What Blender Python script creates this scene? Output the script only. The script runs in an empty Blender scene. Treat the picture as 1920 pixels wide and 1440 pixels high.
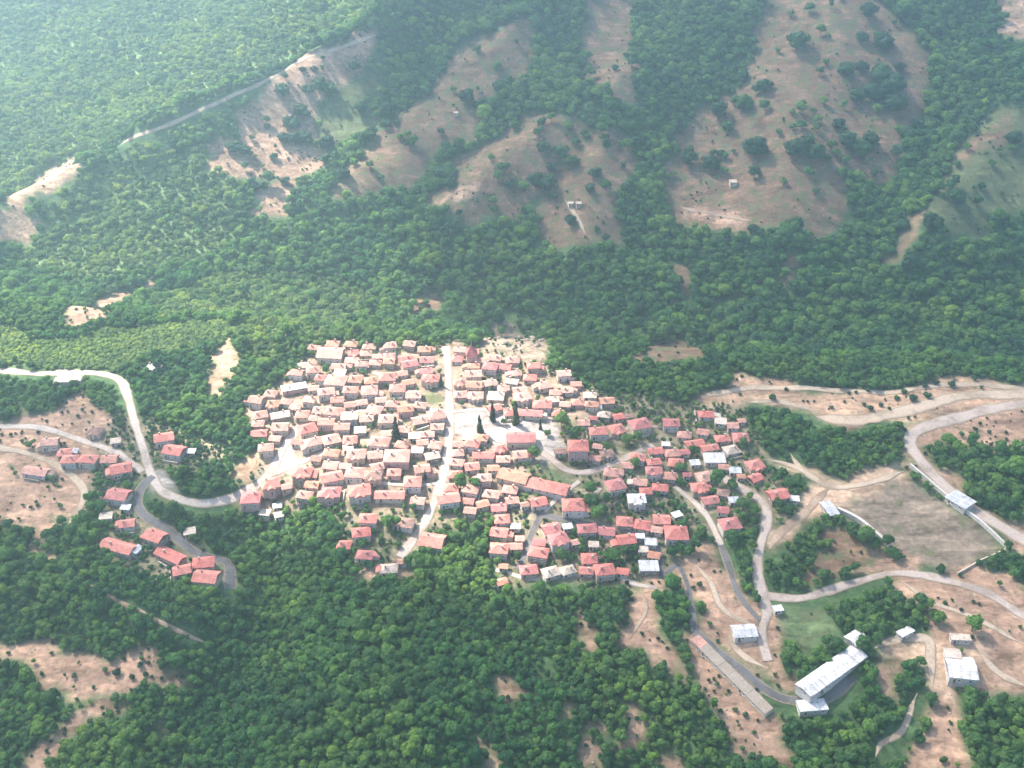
import bpy, bmesh, math, random
import numpy as np

# ---------------------------------------------------------------- camera, sky, sun, exposure
scene = bpy.context.scene
cam_data = bpy.data.cameras.new('camera')
cam = bpy.data.objects.new('camera', cam_data)
scene.collection.objects.link(cam)
cam.location = (0, 0, 375.0)
cam.rotation_euler = (math.radians(90-33.0), 0, 0)
cam_data.sensor_width = 36.0
cam_data.lens = 36.0*2059.0/1920.0
cam_data.clip_start = 1.0
cam_data.clip_end = 12000.0
scene.camera = cam

SUN_EL = math.radians(49.0)
SUN_AZ = math.radians(-50.0)                     # from +Y towards +X: the sun stands behind the far slope, to the left
SUN_DIR = np.array([math.sin(SUN_AZ)*math.cos(SUN_EL), math.cos(SUN_AZ)*math.cos(SUN_EL), math.sin(SUN_EL)])
world = bpy.data.worlds.new('World'); scene.world = world; world.use_nodes = True
wn = world.node_tree.nodes; wl = world.node_tree.links
bg = wn['Background']
sky = wn.new('ShaderNodeTexSky'); sky.sky_type = 'NISHITA'; sky.sun_disc = False
sky.sun_elevation = SUN_EL; sky.sun_rotation = SUN_AZ % (2*math.pi)
sky.altitude = 800.0; sky.air_density = 0.8; sky.dust_density = 5.0
wl.new(sky.outputs[0], bg.inputs[0]); bg.inputs[1].default_value = 0.145
sun_data = bpy.data.lights.new('sun', 'SUN'); sun_data.energy = 5.0; sun_data.angle = math.radians(0.53); sun_data.color = (1.0, 0.95, 0.87)
sun = bpy.data.objects.new('sun', sun_data); scene.collection.objects.link(sun)
sun.location = (-300, 400, 900)
sun.rotation_euler = (math.pi/2 - SUN_EL, 0, math.pi - SUN_AZ)
vs = scene.view_settings
vs.view_transform = 'Standard'; vs.look = 'None'; vs.gamma = 1.0; vs.use_curve_mapping = False
vs.exposure = 1.74
scene.cycles.max_bounces = 6; scene.cycles.diffuse_bounces = 3; scene.cycles.volume_bounces = 1
scene.cycles.transparent_max_bounces = 8; scene.cycles.transmission_bounces = 4
scene.cycles.use_adaptive_sampling = True
scene.cycles.use_denoising = True

# ---------------------------------------------------------------- survey data, metres
RIDGES = [([(-152, 911), (-98, 971), (-51, 1046), (21, 1104)], 15, 26), ([(-52, 892), (-10, 941), (60, 993), (112, 1035)], 12, 24), ([(-475, 849), (-437, 900), (-366, 968), (-284, 1011), (-217, 1050), (-137, 1090), (-54, 1146)], 30, 34), ([(241, 854), (248, 932), (290, 1044), (330, 1126)], 12, 40), ([(350, 838), (410, 923), (481, 992)], 14, 32), ([(64, 858), (72, 925), (100, 1003)], 8, 22), ([(-388, 976), (-321, 1020), (-249, 1059), (-180, 1100)], -22, 26), ([(-113, 959), (-66, 1014), (-31, 1072)], -8, 18), ([(-140, 465), (-119, 422), (-134, 385), (-144, 356), (-151, 318)], -12, 26), ([(118, 850), (166, 974), (230, 1090)], -8, 26), ([(306, 840), (385, 954), (433, 1076)], -10, 26), ([(-259, 403), (-201, 390), (-149, 368)], -6, 18), ([(-266, 423), (-222, 415), (-167, 392)], 6, 16)]
ROADS = [
('main_street', 'pale', 5.2, [(-42.8, 609.1), (-39.9, 577.5), (-37.2, 540.4), (-36.6, 512.0), (-38.7, 485.2), (-44.5, 461.2), (-53.0, 441.7), (-58.4, 431.2)]),
('winding_road', 'pale', 5.6, [(-347.9, 594.5), (-303.9, 586.7), (-280.2, 587.0), (-259.2, 584.8), (-245.5, 578.6), (-236.8, 563.4), (-227.0, 541.4), (-215.7, 517.9), (-205.2, 496.0), (-194.0, 482.0), (-173.6, 476.3), (-155.9, 483.2), (-143.7, 491.3), (-137.6, 498.6), (-132.0, 516.8), (-125.9, 532.7)]),
('village_lane', 'pale', 4.5, [(-138.3, 496.6), (-121.9, 501.7), (-108.8, 507.5)]),
('asphalt_road', 'asphalt', 6.0, [(-203.5, 494.5), (-208.5, 486.2), (-207.6, 474.4), (-200.0, 464.4), (-188.2, 457.5), (-176.0, 447.5), (-166.5, 442.0), (-156.0, 440.4), (-150.6, 437.9), (-146.2, 420.1)]),
('dirt_track', 'dirtpale', 4.6, [(-313.1, 521.1), (-299.6, 518.4), (-279.1, 513.1), (-260.8, 504.0), (-245.4, 491.5), (-239.3, 481.2), (-239.9, 467.3), (-241.7, 454.4)]),
('gravel_track', 'pale', 4.5, [(-319.0, 536.9), (-306.0, 536.5), (-280.0, 535.0), (-251.5, 524.4), (-229.7, 514.1), (-210.8, 498.6)]),
('approach_road', 'gravel', 8.0, [(335.9, 552.8), (308.9, 549.2), (284.1, 542.9), (257.8, 531.3), (236.7, 521.9), (229.4, 513.0), (230.3, 499.1), (237.6, 480.0), (250.0, 458.6), (269.1, 439.5), (283.8, 426.2)]),
('gravel_road', 'gravel', 5.0, [(268.3, 378.0), (252.5, 391.9), (238.6, 405.8), (217.4, 415.3), (199.4, 418.9), (185.5, 417.2), (162.1, 409.8), (144.8, 404.2), (129.0, 405.8)]),
('valley_street', 'gravel', 5.5, [(111.5, 493.1), (122.6, 483.8), (130.7, 474.4), (137.6, 464.3), (135.3, 449.9), (129.4, 434.4), (125.8, 419.3), (126.7, 404.9), (126.6, 395.5), (121.9, 383.2), (122.6, 368.9)]),
('village_lane', 'pale', 4.0, [(90.6, 481.7), (99.5, 470.5), (106.2, 455.7), (109.9, 438.2)]),
('village_lane', 'asphalt', 3.6, [(109.9, 438.2), (112.2, 423.3), (114.3, 406.4), (122.4, 390.6)]),
('dirt_track', 'dirtpale', 3.0, [(94.2, 428.0), (101.2, 414.6), (104.4, 399.3), (114.5, 390.7), (122.8, 385.5)]),
('village_lane', 'asphalt', 3.2, [(76.4, 417.2), (85.7, 426.1), (89.2, 413.8), (89.6, 400.4), (89.2, 384.5)]),
('service_road', 'asphalt', 5.0, [(89.2, 384.5), (104.7, 368.7), (117.8, 354.9), (129.0, 348.5), (145.3, 348.7), (161.4, 359.9)]),
('school_road', 'gravel', 4.6, [(-9.2, 514.6), (9.2, 509.5), (21.2, 500.5), (30.0, 492.2), (40.4, 489.7), (51.2, 494.2), (65.7, 504.7), (82.1, 515.7)]),
('village_lane', 'pale', 2.8, [(17.9, 461.2), (25.8, 471.5), (37.4, 483.2)]),
('village_lane', 'asphalt', 4.4, [(15.0, 458.4), (9.9, 446.1), (7.0, 434.3), (2.2, 424.4)]),
('village_lane', 'asphalt', 3.4, [(-10.2, 469.2), (2.9, 465.2), (17.3, 459.2), (34.4, 455.1), (54.2, 451.0), (68.1, 446.1), (76.2, 436.5), (77.0, 417.2)]),
('village_lane', 'pale', 3.0, [(-8.3, 424.8), (11.0, 418.6), (46.7, 421.3), (62.5, 413.7), (73.6, 411.1)]),
('village_lane', 'pale', 3.0, [(-86.8, 580.3), (-72.5, 569.7), (-60.0, 556.4), (-51.0, 543.1), (-38.7, 539.2)]),
('village_lane', 'pale', 2.6, [(-38.7, 539.2), (-19.1, 541.5), (-7.9, 537.8)]),
('village_lane', 'pale', 2.4, [(-101.9, 540.2), (-85.8, 539.7), (-69.1, 530.3)]),
('village_lane', 'pale', 2.6, [(-37.0, 481.3), (-53.1, 479.0), (-76.8, 480.1)]),
('village_lane', 'gravel', 2.8, [(52.8, 518.6), (64.3, 526.6), (72.6, 531.7), (91.4, 530.3)]),
('village_lane', 'pale', 2.8, [(42.3, 469.0), (48.8, 479.2)]),
('dirt_track', 'dirtpale', 4.5, [(113.5, 555.7), (143.9, 563.3), (176.5, 563.2), (208.4, 560.0), (234.0, 558.6), (262.7, 566.7), (292.5, 567.2), (325.8, 560.0)]),
('dirt_track', 'dirtpale', 4.0, [(146.2, 502.5), (157.6, 498.2), (167.6, 488.8), (176.6, 480.7), (194.9, 479.7), (219.2, 488.4)]),
('dirt_track', 'dirtpale', 4.0, [(160.4, 508.8), (164.0, 493.0), (174.8, 480.7)]),
('dirt_track', 'dirt', 5.0, [(176.6, 480.7), (156.7, 458.1), (141.7, 444.4), (134.3, 434.2)]),
('dirt_track', 'dirtpale', 9.0, [(181.0, 537.6), (201.6, 532.4), (227.7, 536.8), (249.3, 545.2), (276.0, 556.9), (325.2, 558.4)]),
('dirt_track', 'dirtpale', 4.0, [(142.0, 551.0), (158.2, 552.1), (173.3, 546.7), (183.1, 540.3)]),
('dirt_track', 'dirtpale', 3.5, [(115.6, 389.3), (106.8, 382.3), (111.6, 371.9), (121.9, 364.6)]),
('dirt_track', 'dirtpale', 3.0, [(197.9, 413.6), (210.1, 399.9), (228.2, 390.1), (246.9, 375.4)]),
('dirt_track', 'dirtpale', 4.0, [(222.8, 373.2), (229.1, 360.8), (241.8, 353.0)]),
('dirt_track', 'dirtpale', 3.0, [(47.2, 903.6), (55.9, 883.6), (63.4, 862.9)]),
('dirt_track', 'dirt', 3.0, [(148.1, 896.8), (172.1, 884.1), (206.0, 866.3)]),
('ridge_track', 'dirtpale', 3.6, [(-357.2, 957.7), (-320.8, 966.3), (-276.3, 992.8), (-245.5, 1016.8), (-213.9, 1043.5), (-173.6, 1055.6), (-131.9, 1077.3)]),
('forest_track', 'dirt', 1.8, [(-231.9, 423.4), (-206.5, 410.8), (-187.9, 401.3), (-166.6, 390.3), (-148.8, 387.6)]),
('dirt_track', 'dirtpale', 3.4, [(162.2, 320.2), (166.7, 327.4), (177.5, 333.5), (186.2, 347.0), (189.2, 351.3)]),
('dirt_track', 'dirtpale', 5.0, [(175.0, 374.9), (188.9, 379.4), (201.3, 378.2), (199.2, 366.4), (196.5, 353.2)]),
('forest_track', 'dirt', 1.8, [(65.0, 411.9), (67.0, 398.1), (61.6, 387.5), (57.0, 379.4)])]
CLEARINGS = [
('soil', [(-129, 1080), (-204, 1051), (-236, 1022), (-250, 986), (-255, 971), (-278, 960), (-270, 940), (-244, 928), (-215, 937), (-229, 911), (-231, 893), (-203, 900), (-194, 937), (-158, 966), (-180, 996), (-189, 1012), (-163, 1037), (-136, 1061)]),
('grass', [(-182, 1012), (-144, 1050), (-128, 1057), (-128, 999), (-165, 970), (-190, 995)]),
('dry', [(-156, 907), (-136, 970), (-113, 1007), (-71, 1034), (-62, 1059), (-39, 1082), (16, 1098), (23, 1072), (3, 1034), (-23, 1015), (-32, 991), (-61, 963), (-89, 938), (-123, 910)]),
('dry', [(-78, 903), (-53, 942), (-30, 972), (20, 992), (69, 979), (65, 939), (29, 920), (5, 895), (-37, 883)]),
('soilp', [(-59, 894), (-48, 914), (-29, 920), (-31, 911), (-42, 895)]),
('dry', [(19, 888), (34, 929), (56, 956), (108, 971), (107, 922), (87, 902), (90, 871), (80, 854), (37, 862)]),
('dry', [(68, 1046), (74, 1111), (85, 1166), (140, 1171), (116, 1117), (110, 1064), (122, 1005), (91, 994)]),
('dry', [(255, 1123), (266, 1158), (351, 1135), (382, 1078), (399, 1054), (378, 988), (357, 973), (349, 926), (314, 911), (293, 915), (285, 865), (257, 843), (200, 856), (141, 887), (136, 921), (156, 983), (192, 1016), (230, 1045), (242, 1092)]),
('soil', [(151, 901), (203, 874), (201, 865), (154, 884)]),
('soilp', [(475, 1126), (530, 1131), (509, 1061), (469, 1061)]),
('grass', [(484, 980), (431, 970), (395, 935), (368, 888), (351, 861), (357, 831), (386, 843), (417, 871), (463, 893)]),
('dry', [(454, 963), (421, 948), (391, 918), (406, 911), (441, 937)]),
('dry', [(342, 873), (354, 858), (343, 835), (326, 831), (314, 835), (332, 857)]),
('dry', [(224, 825), (241, 825), (236, 804), (224, 805)]),
('dry', [(132, 838), (149, 832), (143, 799), (134, 791)]),
('dry', [(80, 748), (143, 746), (183, 733), (114, 584), (81, 590)]),
('rock', [(-22, 762), (-4, 779), (17, 755), (28, 596), (25, 579), (0, 594), (-17, 600)]),
('dry', [(-95, 802), (-49, 812), (-67, 778), (-84, 778)]),
('soil', [(-300, 647), (-328, 773), (-318, 794), (-285, 805), (-289, 790), (-310, 749), (-271, 644), (-289, 638)]),
('soilp', [(-451, 863), (-436, 887), (-464, 998), (-430, 1015), (-415, 1004), (-391, 929), (-414, 904), (-426, 880), (-402, 879), (-414, 865), (-446, 843)]),
('soilp', [(-199, 621), (-185, 621), (-176, 594), (-173, 567), (-178, 562), (-189, 587)]),
('meadow', [(-366, 644), (-315, 620), (-252, 632), (-202, 645), (-164, 638), (-185, 616), (-215, 599), (-241, 591), (-285, 593), (-348, 595)]),
('soil', [(-328, 543), (-278, 550), (-267, 566), (-255, 556), (-241, 537), (-244, 511), (-238, 479), (-250, 459), (-240, 428), (-251, 434), (-262, 458), (-301, 471)]),
('soil', [(-272, 391), (-237, 389), (-214, 384), (-186, 378), (-157, 376), (-158, 367), (-195, 363), (-208, 356), (-218, 363), (-233, 370), (-268, 381)]),
('soil', [(-207, 345), (-193, 357), (-179, 354), (-194, 342), (-198, 332), (-204, 316), (-217, 315), (-215, 339)]),
('soil', [(-245, 361), (-240, 360), (-232, 351), (-243, 354)]),
('grass', [(-174, 345), (-166, 348), (-163, 340), (-171, 338)]),
('soilp', [(114, 562), (146, 577), (177, 565), (241, 559), (264, 572), (330, 570), (314, 529), (260, 538), (228, 525), (200, 527), (182, 543), (151, 549), (135, 546), (113, 554)]),
('soil', [(229, 520), (237, 525), (260, 538), (324, 555), (306, 509), (271, 503), (251, 517), (237, 503), (243, 484), (259, 459), (281, 440), (276, 428), (248, 454), (222, 493)]),
('pitch', [(176, 460), (217, 487), (259, 435), (227, 420), (206, 428), (198, 439)]),
('grass', [(224, 497), (228, 499), (263, 434), (258, 434)]),
('dirtp', [(144, 505), (169, 494), (181, 483), (219, 493), (220, 487), (180, 464), (154, 450), (135, 431), (134, 445), (156, 460), (172, 479)]),
('soil', [(178, 431), (200, 432), (203, 424), (224, 418), (230, 421), (256, 417), (268, 406), (246, 345), (216, 351), (207, 343), (206, 309), (172, 311), (196, 343), (199, 374), (202, 384), (195, 404), (196, 415), (176, 419)]),
('soil', [(84, 381), (90, 377), (121, 340), (124, 312), (104, 316), (95, 333), (84, 345), (81, 365)]),
('soil', [(-9, 356), (0, 358), (4, 348), (-4, 344)]),
('soil', [(29, 386), (38, 387), (39, 377), (30, 367)]),
('soil', [(20, 349), (26, 352), (27, 344), (22, 343)]),
('soil', [(33, 337), (42, 340), (41, 330), (34, 330)]),
('soil', [(50, 337), (60, 337), (61, 325), (51, 323)]),
('soil', [(29, 323), (38, 324), (40, 311), (28, 311)]),
('soil', [(69, 327), (79, 325), (76, 312), (66, 311)]),
('soil', [(-12, 322), (-2, 321), (-4, 310), (-12, 311)]),
('soil', [(63, 415), (76, 414), (68, 398), (75, 383), (78, 359), (66, 356), (65, 373), (56, 383), (62, 398)]),
('soil', [(93, 443), (107, 434), (113, 405), (120, 395), (129, 386), (126, 360), (135, 355), (123, 351), (107, 366), (89, 386), (90, 412), (85, 429)]),
('lawn', [(133, 399), (159, 396), (159, 380), (138, 370), (131, 380)]),
('dry', [(164, 446), (185, 451), (190, 435), (173, 421), (141, 411), (155, 428)]),
('soil', [(176, 368), (189, 371), (188, 361), (180, 352), (173, 350)]),
('dirtp', [(172, 385), (190, 383), (203, 384), (227, 379), (224, 361), (207, 343), (197, 348), (199, 369), (174, 372)]),
('lawn', [(12, 496), (30, 488), (34, 478), (21, 483)]),
('plaza', [(-17, 531), (-3, 540), (19, 539), (28, 527), (29, 504), (18, 495), (12, 506), (-9, 508), (-17, 519)]),
('plaza', [(-35, 538), (-14, 539), (-17, 521), (-34, 519)]),
('plaza', [(-143, 493), (-138, 504), (-130, 521), (-126, 516), (-127, 506), (-119, 501), (-134, 496)]),
('plaza', [(-207, 494), (-201, 500), (-188, 488), (-189, 480), (-200, 482)]),
('grass', [(-201, 482), (-187, 479), (-187, 471), (-197, 472)]),
('grass', [(-67, 499), (-52, 503), (-48, 491), (-64, 481)]),
('grass', [(-56, 565), (-43, 565), (-41, 545), (-51, 543)]),
('soilp', [(-158, 495), (-151, 507), (-142, 508), (-140, 500), (-148, 492)]),
('soil', [(-74, 421), (-61, 433), (-50, 426), (-44, 418), (-71, 414)])]
VILLAGE = [(-128, 613), (-90, 612), (-42, 612), (0, 594), (43, 571), (65, 554), (110, 554), (141, 544), (146, 503), (158, 473), (150, 460), (121, 442), (94, 447), (78, 410), (33, 415), (-8, 417), (-13, 458), (-40, 453), (-56, 436), (-71, 416), (-89, 426), (-91, 449), (-99, 467), (-144, 479), (-156, 482), (-142, 511), (-158, 539), (-159, 554), (-134, 582)]
OLD_QUARTER = [(-128, 612), (-90, 610), (-41, 609), (0, 588), (43, 569), (61, 546), (29, 537), (28, 508), (0, 496), (-3, 470), (-40, 461), (-99, 468), (-141, 482), (-142, 511), (-160, 548), (-134, 582)]
HAMLET = [(-288, 541), (-259, 550), (-212, 541), (-167, 512), (-171, 501), (-199, 491), (-218, 493), (-208, 468), (-160, 444), (-150, 421), (-186, 425), (-220, 438), (-236, 494), (-266, 510)]
# x, y, turn, width, depth, storeys, roof form, roof colour, quarter
HOUSES = [
(-115.3, 597.1, -5, 15.5, 12.5, 2, 'gable', 'p', 'o'),
(-101.4, 599.5, 16, 6.5, 5.5, 1, 'cross', 'r', 'o'),
(-93.0, 598.0, 5, 6.5, 5.5, 1, 'hip', 'p', 'o'),
(-64.2, 583.2, 17, 9.5, 7.0, 2, 'gable', 'b', 'o'),
(-53.7, 589.5, 3, 8.0, 6.5, 1, 'gable', 'b', 'o'),
(-53.5, 576.8, 10, 7.5, 5.5, 1, 'gable', 'b', 'o'),
(-50.1, 567.2, -8, 10.0, 7.0, 2, 'cross', 'r', 'o'),
(-34.5, 589.1, -6, 6.5, 6.5, 1, 'hip', 'b', 's'),
(-134.0, 564.6, 18, 14.5, 6.0, 1, 'gable', 'w', 'o*long'),
(-108.1, 567.3, -8, 12.0, 10.5, 2, 'hip', 'p', 'o'),
(-96.5, 569.6, -4, 8.0, 7.5, 1, 'hip', 'o', 'o'),
(-112.7, 556.6, 11, 9.5, 7.0, 2, 'hip', 'p', 'o'),
(-76.7, 569.1, 1, 9.5, 8.5, 2, 'hip', 'r', 'o'),
(-68.3, 574.9, 15, 6.0, 5.0, 1, 'gable', 'p', 'o'),
(-86.2, 555.6, 4, 9.0, 9.0, 2, 'hip', 'p', 'o'),
(-69.5, 557.4, 1, 9.0, 8.0, 2, 'hip', 'r', 'o'),
(-59.4, 552.9, 0, 8.5, 7.0, 1, 'gable', 'p', 'o'),
(-144.5, 550.0, 2, 7.0, 6.5, 1, 'cross', 'o', 'o'),
(-136.6, 551.7, -9, 6.0, 5.0, 1, 'hip', 'p', 'o'),
(-130.3, 547.1, -9, 6.0, 5.0, 1, 'cross', 'p', 'o'),
(-122.1, 550.7, -12, 7.0, 5.5, 2, 'hip', 'p', 'o'),
(-150.9, 541.2, 18, 8.5, 7.0, 1, 'hip', 'p', 'o'),
(-138.5, 539.9, 18, 10.5, 6.0, 1, 'gable', 'c', 'o*long'),
(-125.0, 539.9, 1, 7.5, 7.0, 1, 'hip', 'p', 'o'),
(-115.0, 542.4, -3, 7.5, 6.0, 1, 'cross', 'p', 'o'),
(-106.1, 538.0, -9, 9.0, 7.5, 2, 'hip', 'p', 'o'),
(-95.6, 531.7, 4, 9.0, 7.5, 2, 'gable', 'c', 'o'),
(-81.7, 538.7, -11, 8.5, 7.5, 1, 'cross', 'p', 'o'),
(-72.4, 527.8, 2, 10.5, 8.0, 2, 'hip', 'p', 'o'),
(-63.4, 537.3, 12, 8.5, 6.5, 2, 'gable', 'o', 'o'),
(-54.3, 528.2, 20, 8.0, 7.0, 1, 'gable', 'p', 'o'),
(-44.7, 530.9, 15, 9.0, 8.5, 2, 'hip', 'p', 'o'),
(-119.9, 525.2, 24, 10.0, 8.5, 2, 'hip', 'r', 'o'),
(-109.0, 529.5, 0, 9.0, 6.5, 2, 'gable', 'p', 'o'),
(-99.1, 523.3, 2, 8.5, 6.5, 2, 'gable', 'p', 'o'),
(-136.2, 528.0, 2, 9.0, 7.5, 2, 'gable', 'p', 'o'),
(-138.0, 520.0, -7, 6.0, 5.0, 1, 'gable', 'p', 'o'),
(-124.4, 516.1, -11, 6.0, 5.0, 1, 'gable', 'r', 'o'),
(-114.8, 512.8, 22, 9.0, 7.0, 2, 'hip', 'p', 'o'),
(-104.1, 513.4, 21, 9.5, 8.5, 2, 'hip', 'p', 'o'),
(-93.1, 512.3, 4, 7.5, 7.0, 1, 'cross', 'p', 'o'),
(-75.6, 508.6, -8, 10.5, 8.5, 2, 'hip', 'p', 'o'),
(-62.9, 520.1, -9, 7.0, 5.5, 1, 'gable', 'p', 'o'),
(-56.1, 514.4, 2, 6.0, 5.0, 1, 'shed', 'c', 'o'),
(-48.7, 515.4, 3, 7.0, 5.0, 1, 'gable', 'p', 'o'),
(-43.4, 521.9, -2, 7.0, 5.5, 1, 'gable', 'p', 'o'),
(-51.3, 508.9, 9, 6.0, 5.0, 1, 'gable', 'p', 'o'),
(-43.6, 506.7, -11, 7.0, 6.5, 1, 'hip', 'p', 'o'),
(-102.6, 501.3, -7, 8.5, 6.0, 2, 'hip', 'o', 'o'),
(-88.0, 498.7, 1, 10.0, 8.0, 2, 'cross', 'p', 'o'),
(-77.3, 499.0, 9, 8.0, 6.5, 1, 'gable', 'p', 'o'),
(-64.8, 496.3, 0, 13.5, 11.0, 2, 'hip', 'p', 'o*big'),
(-45.2, 498.3, 19, 7.5, 5.5, 1, 'gable', 'c', 'o'),
(-117.7, 490.1, -2, 10.0, 8.5, 2, 'cross', 'r', 'o'),
(-101.8, 493.4, -9, 8.0, 7.0, 1, 'gable', 'p', 'o'),
(-99.8, 482.4, 19, 11.0, 8.0, 2, 'gable', 'r', 'o'),
(-87.1, 483.7, -4, 9.5, 8.5, 2, 'hip', 'p', 'o'),
(-76.8, 481.4, -1, 9.0, 7.0, 2, 'cross', 'n', 'o'),
(-135.7, 487.0, 17, 9.5, 8.5, 2, 'cross', 'r', 'o'),
(-145.9, 479.9, 4, 10.0, 9.5, 2, 'hip', 'b', 'o'),
(-99.1, 471.6, -1, 10.0, 8.0, 2, 'cross', 'b', 'o'),
(-83.2, 470.4, 9, 11.5, 9.0, 2, 'cross', 'r', 'o'),
(-66.6, 468.8, 0, 15.5, 6.5, 1, 'gable', 'r', 'o*long'),
(-54.7, 477.2, 1, 9.0, 8.5, 2, 'hip', 'r', 'o'),
(-34.5, 466.3, 12, 11.0, 8.0, 2, 'gable', 'r', 'o'),
(-137.4, 473.5, -7, 5.0, 4.0, 1, 'shed', 'c', 'o'),
(-130.6, 475.6, 11, 4.0, 3.0, 1, 'shed', 'w', 'o'),
(-128.9, 470.1, 20, 4.5, 3.5, 1, 'shed', 'c', 'o'),
(-76.8, 452.3, -3, 9.0, 7.0, 2, 'hip', 'r', 'o'),
(-79.6, 443.7, 10, 9.0, 7.0, 2, 'hip', 'r', 'o'),
(-88.3, 438.5, -5, 6.5, 6.0, 1, 'cross', 'r', 'w'),
(-76.5, 430.4, -4, 8.0, 6.0, 1, 'hip', 'b', 'w'),
(-56.6, 450.9, -11, 8.0, 7.0, 1, 'hip', 'n', 'o'),
(-41.9, 438.5, -12, 12.0, 10.0, 2, 'gable', 'r', 'w'),
(-63.4, 421.8, 4, 8.0, 6.0, 1, 'hip', 'c', 'w'),
(-56.8, 426.4, 3, 4.0, 3.0, 1, 'gable', 'p', 'w'),
(-32.3, 565.1, 6, 7.0, 6.0, 1, 'cross', 'p', 's'),
(-23.8, 571.2, 5, 9.5, 7.0, 2, 'gable', 'p', 's'),
(-23.0, 560.4, -2, 9.0, 6.5, 2, 'gable', 'o', 's'),
(-31.1, 552.9, 6, 7.5, 6.5, 1, 'hip', 'p', 's'),
(-31.0, 501.4, 8, 6.5, 5.5, 1, 'hip', 'p', 's'),
(-22.8, 507.1, -12, 8.0, 6.0, 2, 'hip', 'r', 's'),
(-31.2, 493.9, -10, 7.5, 5.5, 1, 'hip', 'p', 's'),
(-31.6, 484.8, -1, 7.0, 6.0, 1, 'hip', 'r', 'm'),
(-22.5, 460.0, -9, 6.0, 5.0, 1, 'gable', 'p', 'l'),
(-107.1, 577.0, -7, 6.5, 5.0, 1, 'shed', 'c', 'o'),
(-85.6, 594.4, 2, 5.5, 4.5, 1, 'gable', 'p', 'o'),
(-117.0, 535.8, -8, 6.0, 5.0, 1, 'hip', 'p', 'o'),
(-88.2, 520.1, 5, 6.0, 5.0, 1, 'shed', 'c', 'o'),
(-85.6, 530.4, 7, 7.5, 6.0, 1, 'gable', 'p', 'o'),
(-72.4, 516.7, 8, 6.0, 5.0, 1, 'gable', 'p', 'o'),
(-54.7, 542.6, -11, 7.0, 5.5, 1, 'hip', 'p', 'o'),
(-93.3, 491.4, -3, 6.0, 4.5, 1, 'gable', 'p', 'o'),
(-75.5, 489.5, 18, 6.5, 5.5, 1, 'gable', 'p', 'o'),
(-111.1, 500.5, -10, 5.5, 4.5, 1, 'gable', 'n', 'o'),
(-126.4, 484.9, 18, 5.0, 4.0, 1, 'gable', 'p', 'o'),
(-93.5, 505.4, 10, 5.0, 4.0, 1, 'shed', 'c', 'o'),
(-53.8, 502.5, -3, 6.0, 4.5, 1, 'shed', 'c', 'o'),
(-62.7, 507.3, -15, 7.0, 6.0, 1, 'hip', 'p', 'o'),
(-71.8, 544.1, -7, 6.5, 6.0, 1, 'hip', 'p', 'o'),
(-90.1, 546.0, 16, 6.0, 5.0, 1, 'gable', 'p', 'o'),
(-97.1, 544.4, 12, 6.0, 5.0, 1, 'gable', 'p', 'o'),
(-105.3, 549.7, 4, 7.0, 5.5, 1, 'gable', 'r', 'o'),
(-121.8, 563.7, 10, 6.0, 5.0, 1, 'gable', 'p', 'o'),
(-63.7, 565.5, 14, 6.0, 5.0, 1, 'gable', 'o', 'o'),
(-78.8, 548.1, 4, 6.0, 5.0, 1, 'gable', 'p', 'o'),
(-13.5, 578.8, -11, 8.5, 7.5, 2, 'hip', 'b', 's'),
(-4.3, 580.1, -12, 7.0, 5.5, 1, 'gable', 'r', 's'),
(2.3, 573.4, 7, 6.5, 5.0, 1, 'hip', 'p', 's'),
(-19.3, 587.2, -10, 6.0, 5.0, 1, 'gable', 'p', 's'),
(11.1, 569.4, -4, 7.5, 6.0, 1, 'hip', 'r', 's'),
(19.5, 562.8, 18, 8.0, 7.0, 1, 'hip', 'p', 's'),
(26.1, 556.6, -5, 6.0, 5.0, 1, 'gable', 'p', 's'),
(-21.9, 551.4, -1, 8.5, 7.0, 1, 'cross', 'p', 's'),
(-13.7, 563.9, 12, 7.5, 6.0, 1, 'gable', 'p', 's'),
(-5.2, 559.1, 0, 6.5, 5.0, 1, 'cross', 'p', 's'),
(0.0, 565.6, -13, 7.0, 5.0, 1, 'hip', 'c', 's'),
(-9.6, 550.9, -5, 9.0, 8.5, 1, 'hip', 'c', 's'),
(6.3, 549.2, 15, 9.5, 7.0, 2, 'cross', 'p', 's'),
(18.0, 542.6, -2, 10.5, 7.5, 2, 'hip', 'r', 's'),
(4.8, 556.9, 8, 8.0, 6.5, 1, 'gable', 'p', 's'),
(24.6, 550.1, 8, 6.5, 5.0, 1, 'gable', 'c', 's'),
(32.0, 545.9, -8, 6.0, 5.0, 1, 'gable', 'p', 's'),
(11.2, 535.4, -6, 13.0, 6.0, 1, 'gable', 'b', 's*long'),
(-0.8, 535.3, 7, 7.5, 6.0, 1, 'hip', 'r', 's'),
(27.3, 536.5, -3, 6.5, 5.5, 1, 'hip', 'r', 's'),
(-10.7, 539.7, 23, 7.5, 6.0, 1, 'gable', 'r', 's'),
(33.6, 559.0, 2, 6.5, 5.0, 1, 'gable', 'p', 'e'),
(39.2, 564.9, 3, 6.0, 4.5, 1, 'gable', 'p', 'e'),
(39.5, 547.9, 0, 7.0, 6.0, 1, 'hip', 'p', 'e'),
(47.6, 544.2, -7, 7.5, 5.0, 2, 'hip', 'o', 'e'),
(54.7, 537.9, -11, 7.0, 5.5, 1, 'hip', 'c', 'e'),
(63.0, 537.2, 18, 6.0, 5.0, 1, 'gable', 'r', 'e'),
(42.0, 528.6, 0, 6.5, 5.0, 1, 'gable', 'p', 'e'),
(48.0, 533.5, -7, 4.0, 3.0, 1, 'gable', 'b', 'e'),
(50.1, 520.6, 5, 9.5, 7.0, 2, 'hip', 'r', 'm'),
(61.4, 526.1, 17, 8.5, 8.0, 1, 'cross', 'r', 'm'),
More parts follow.
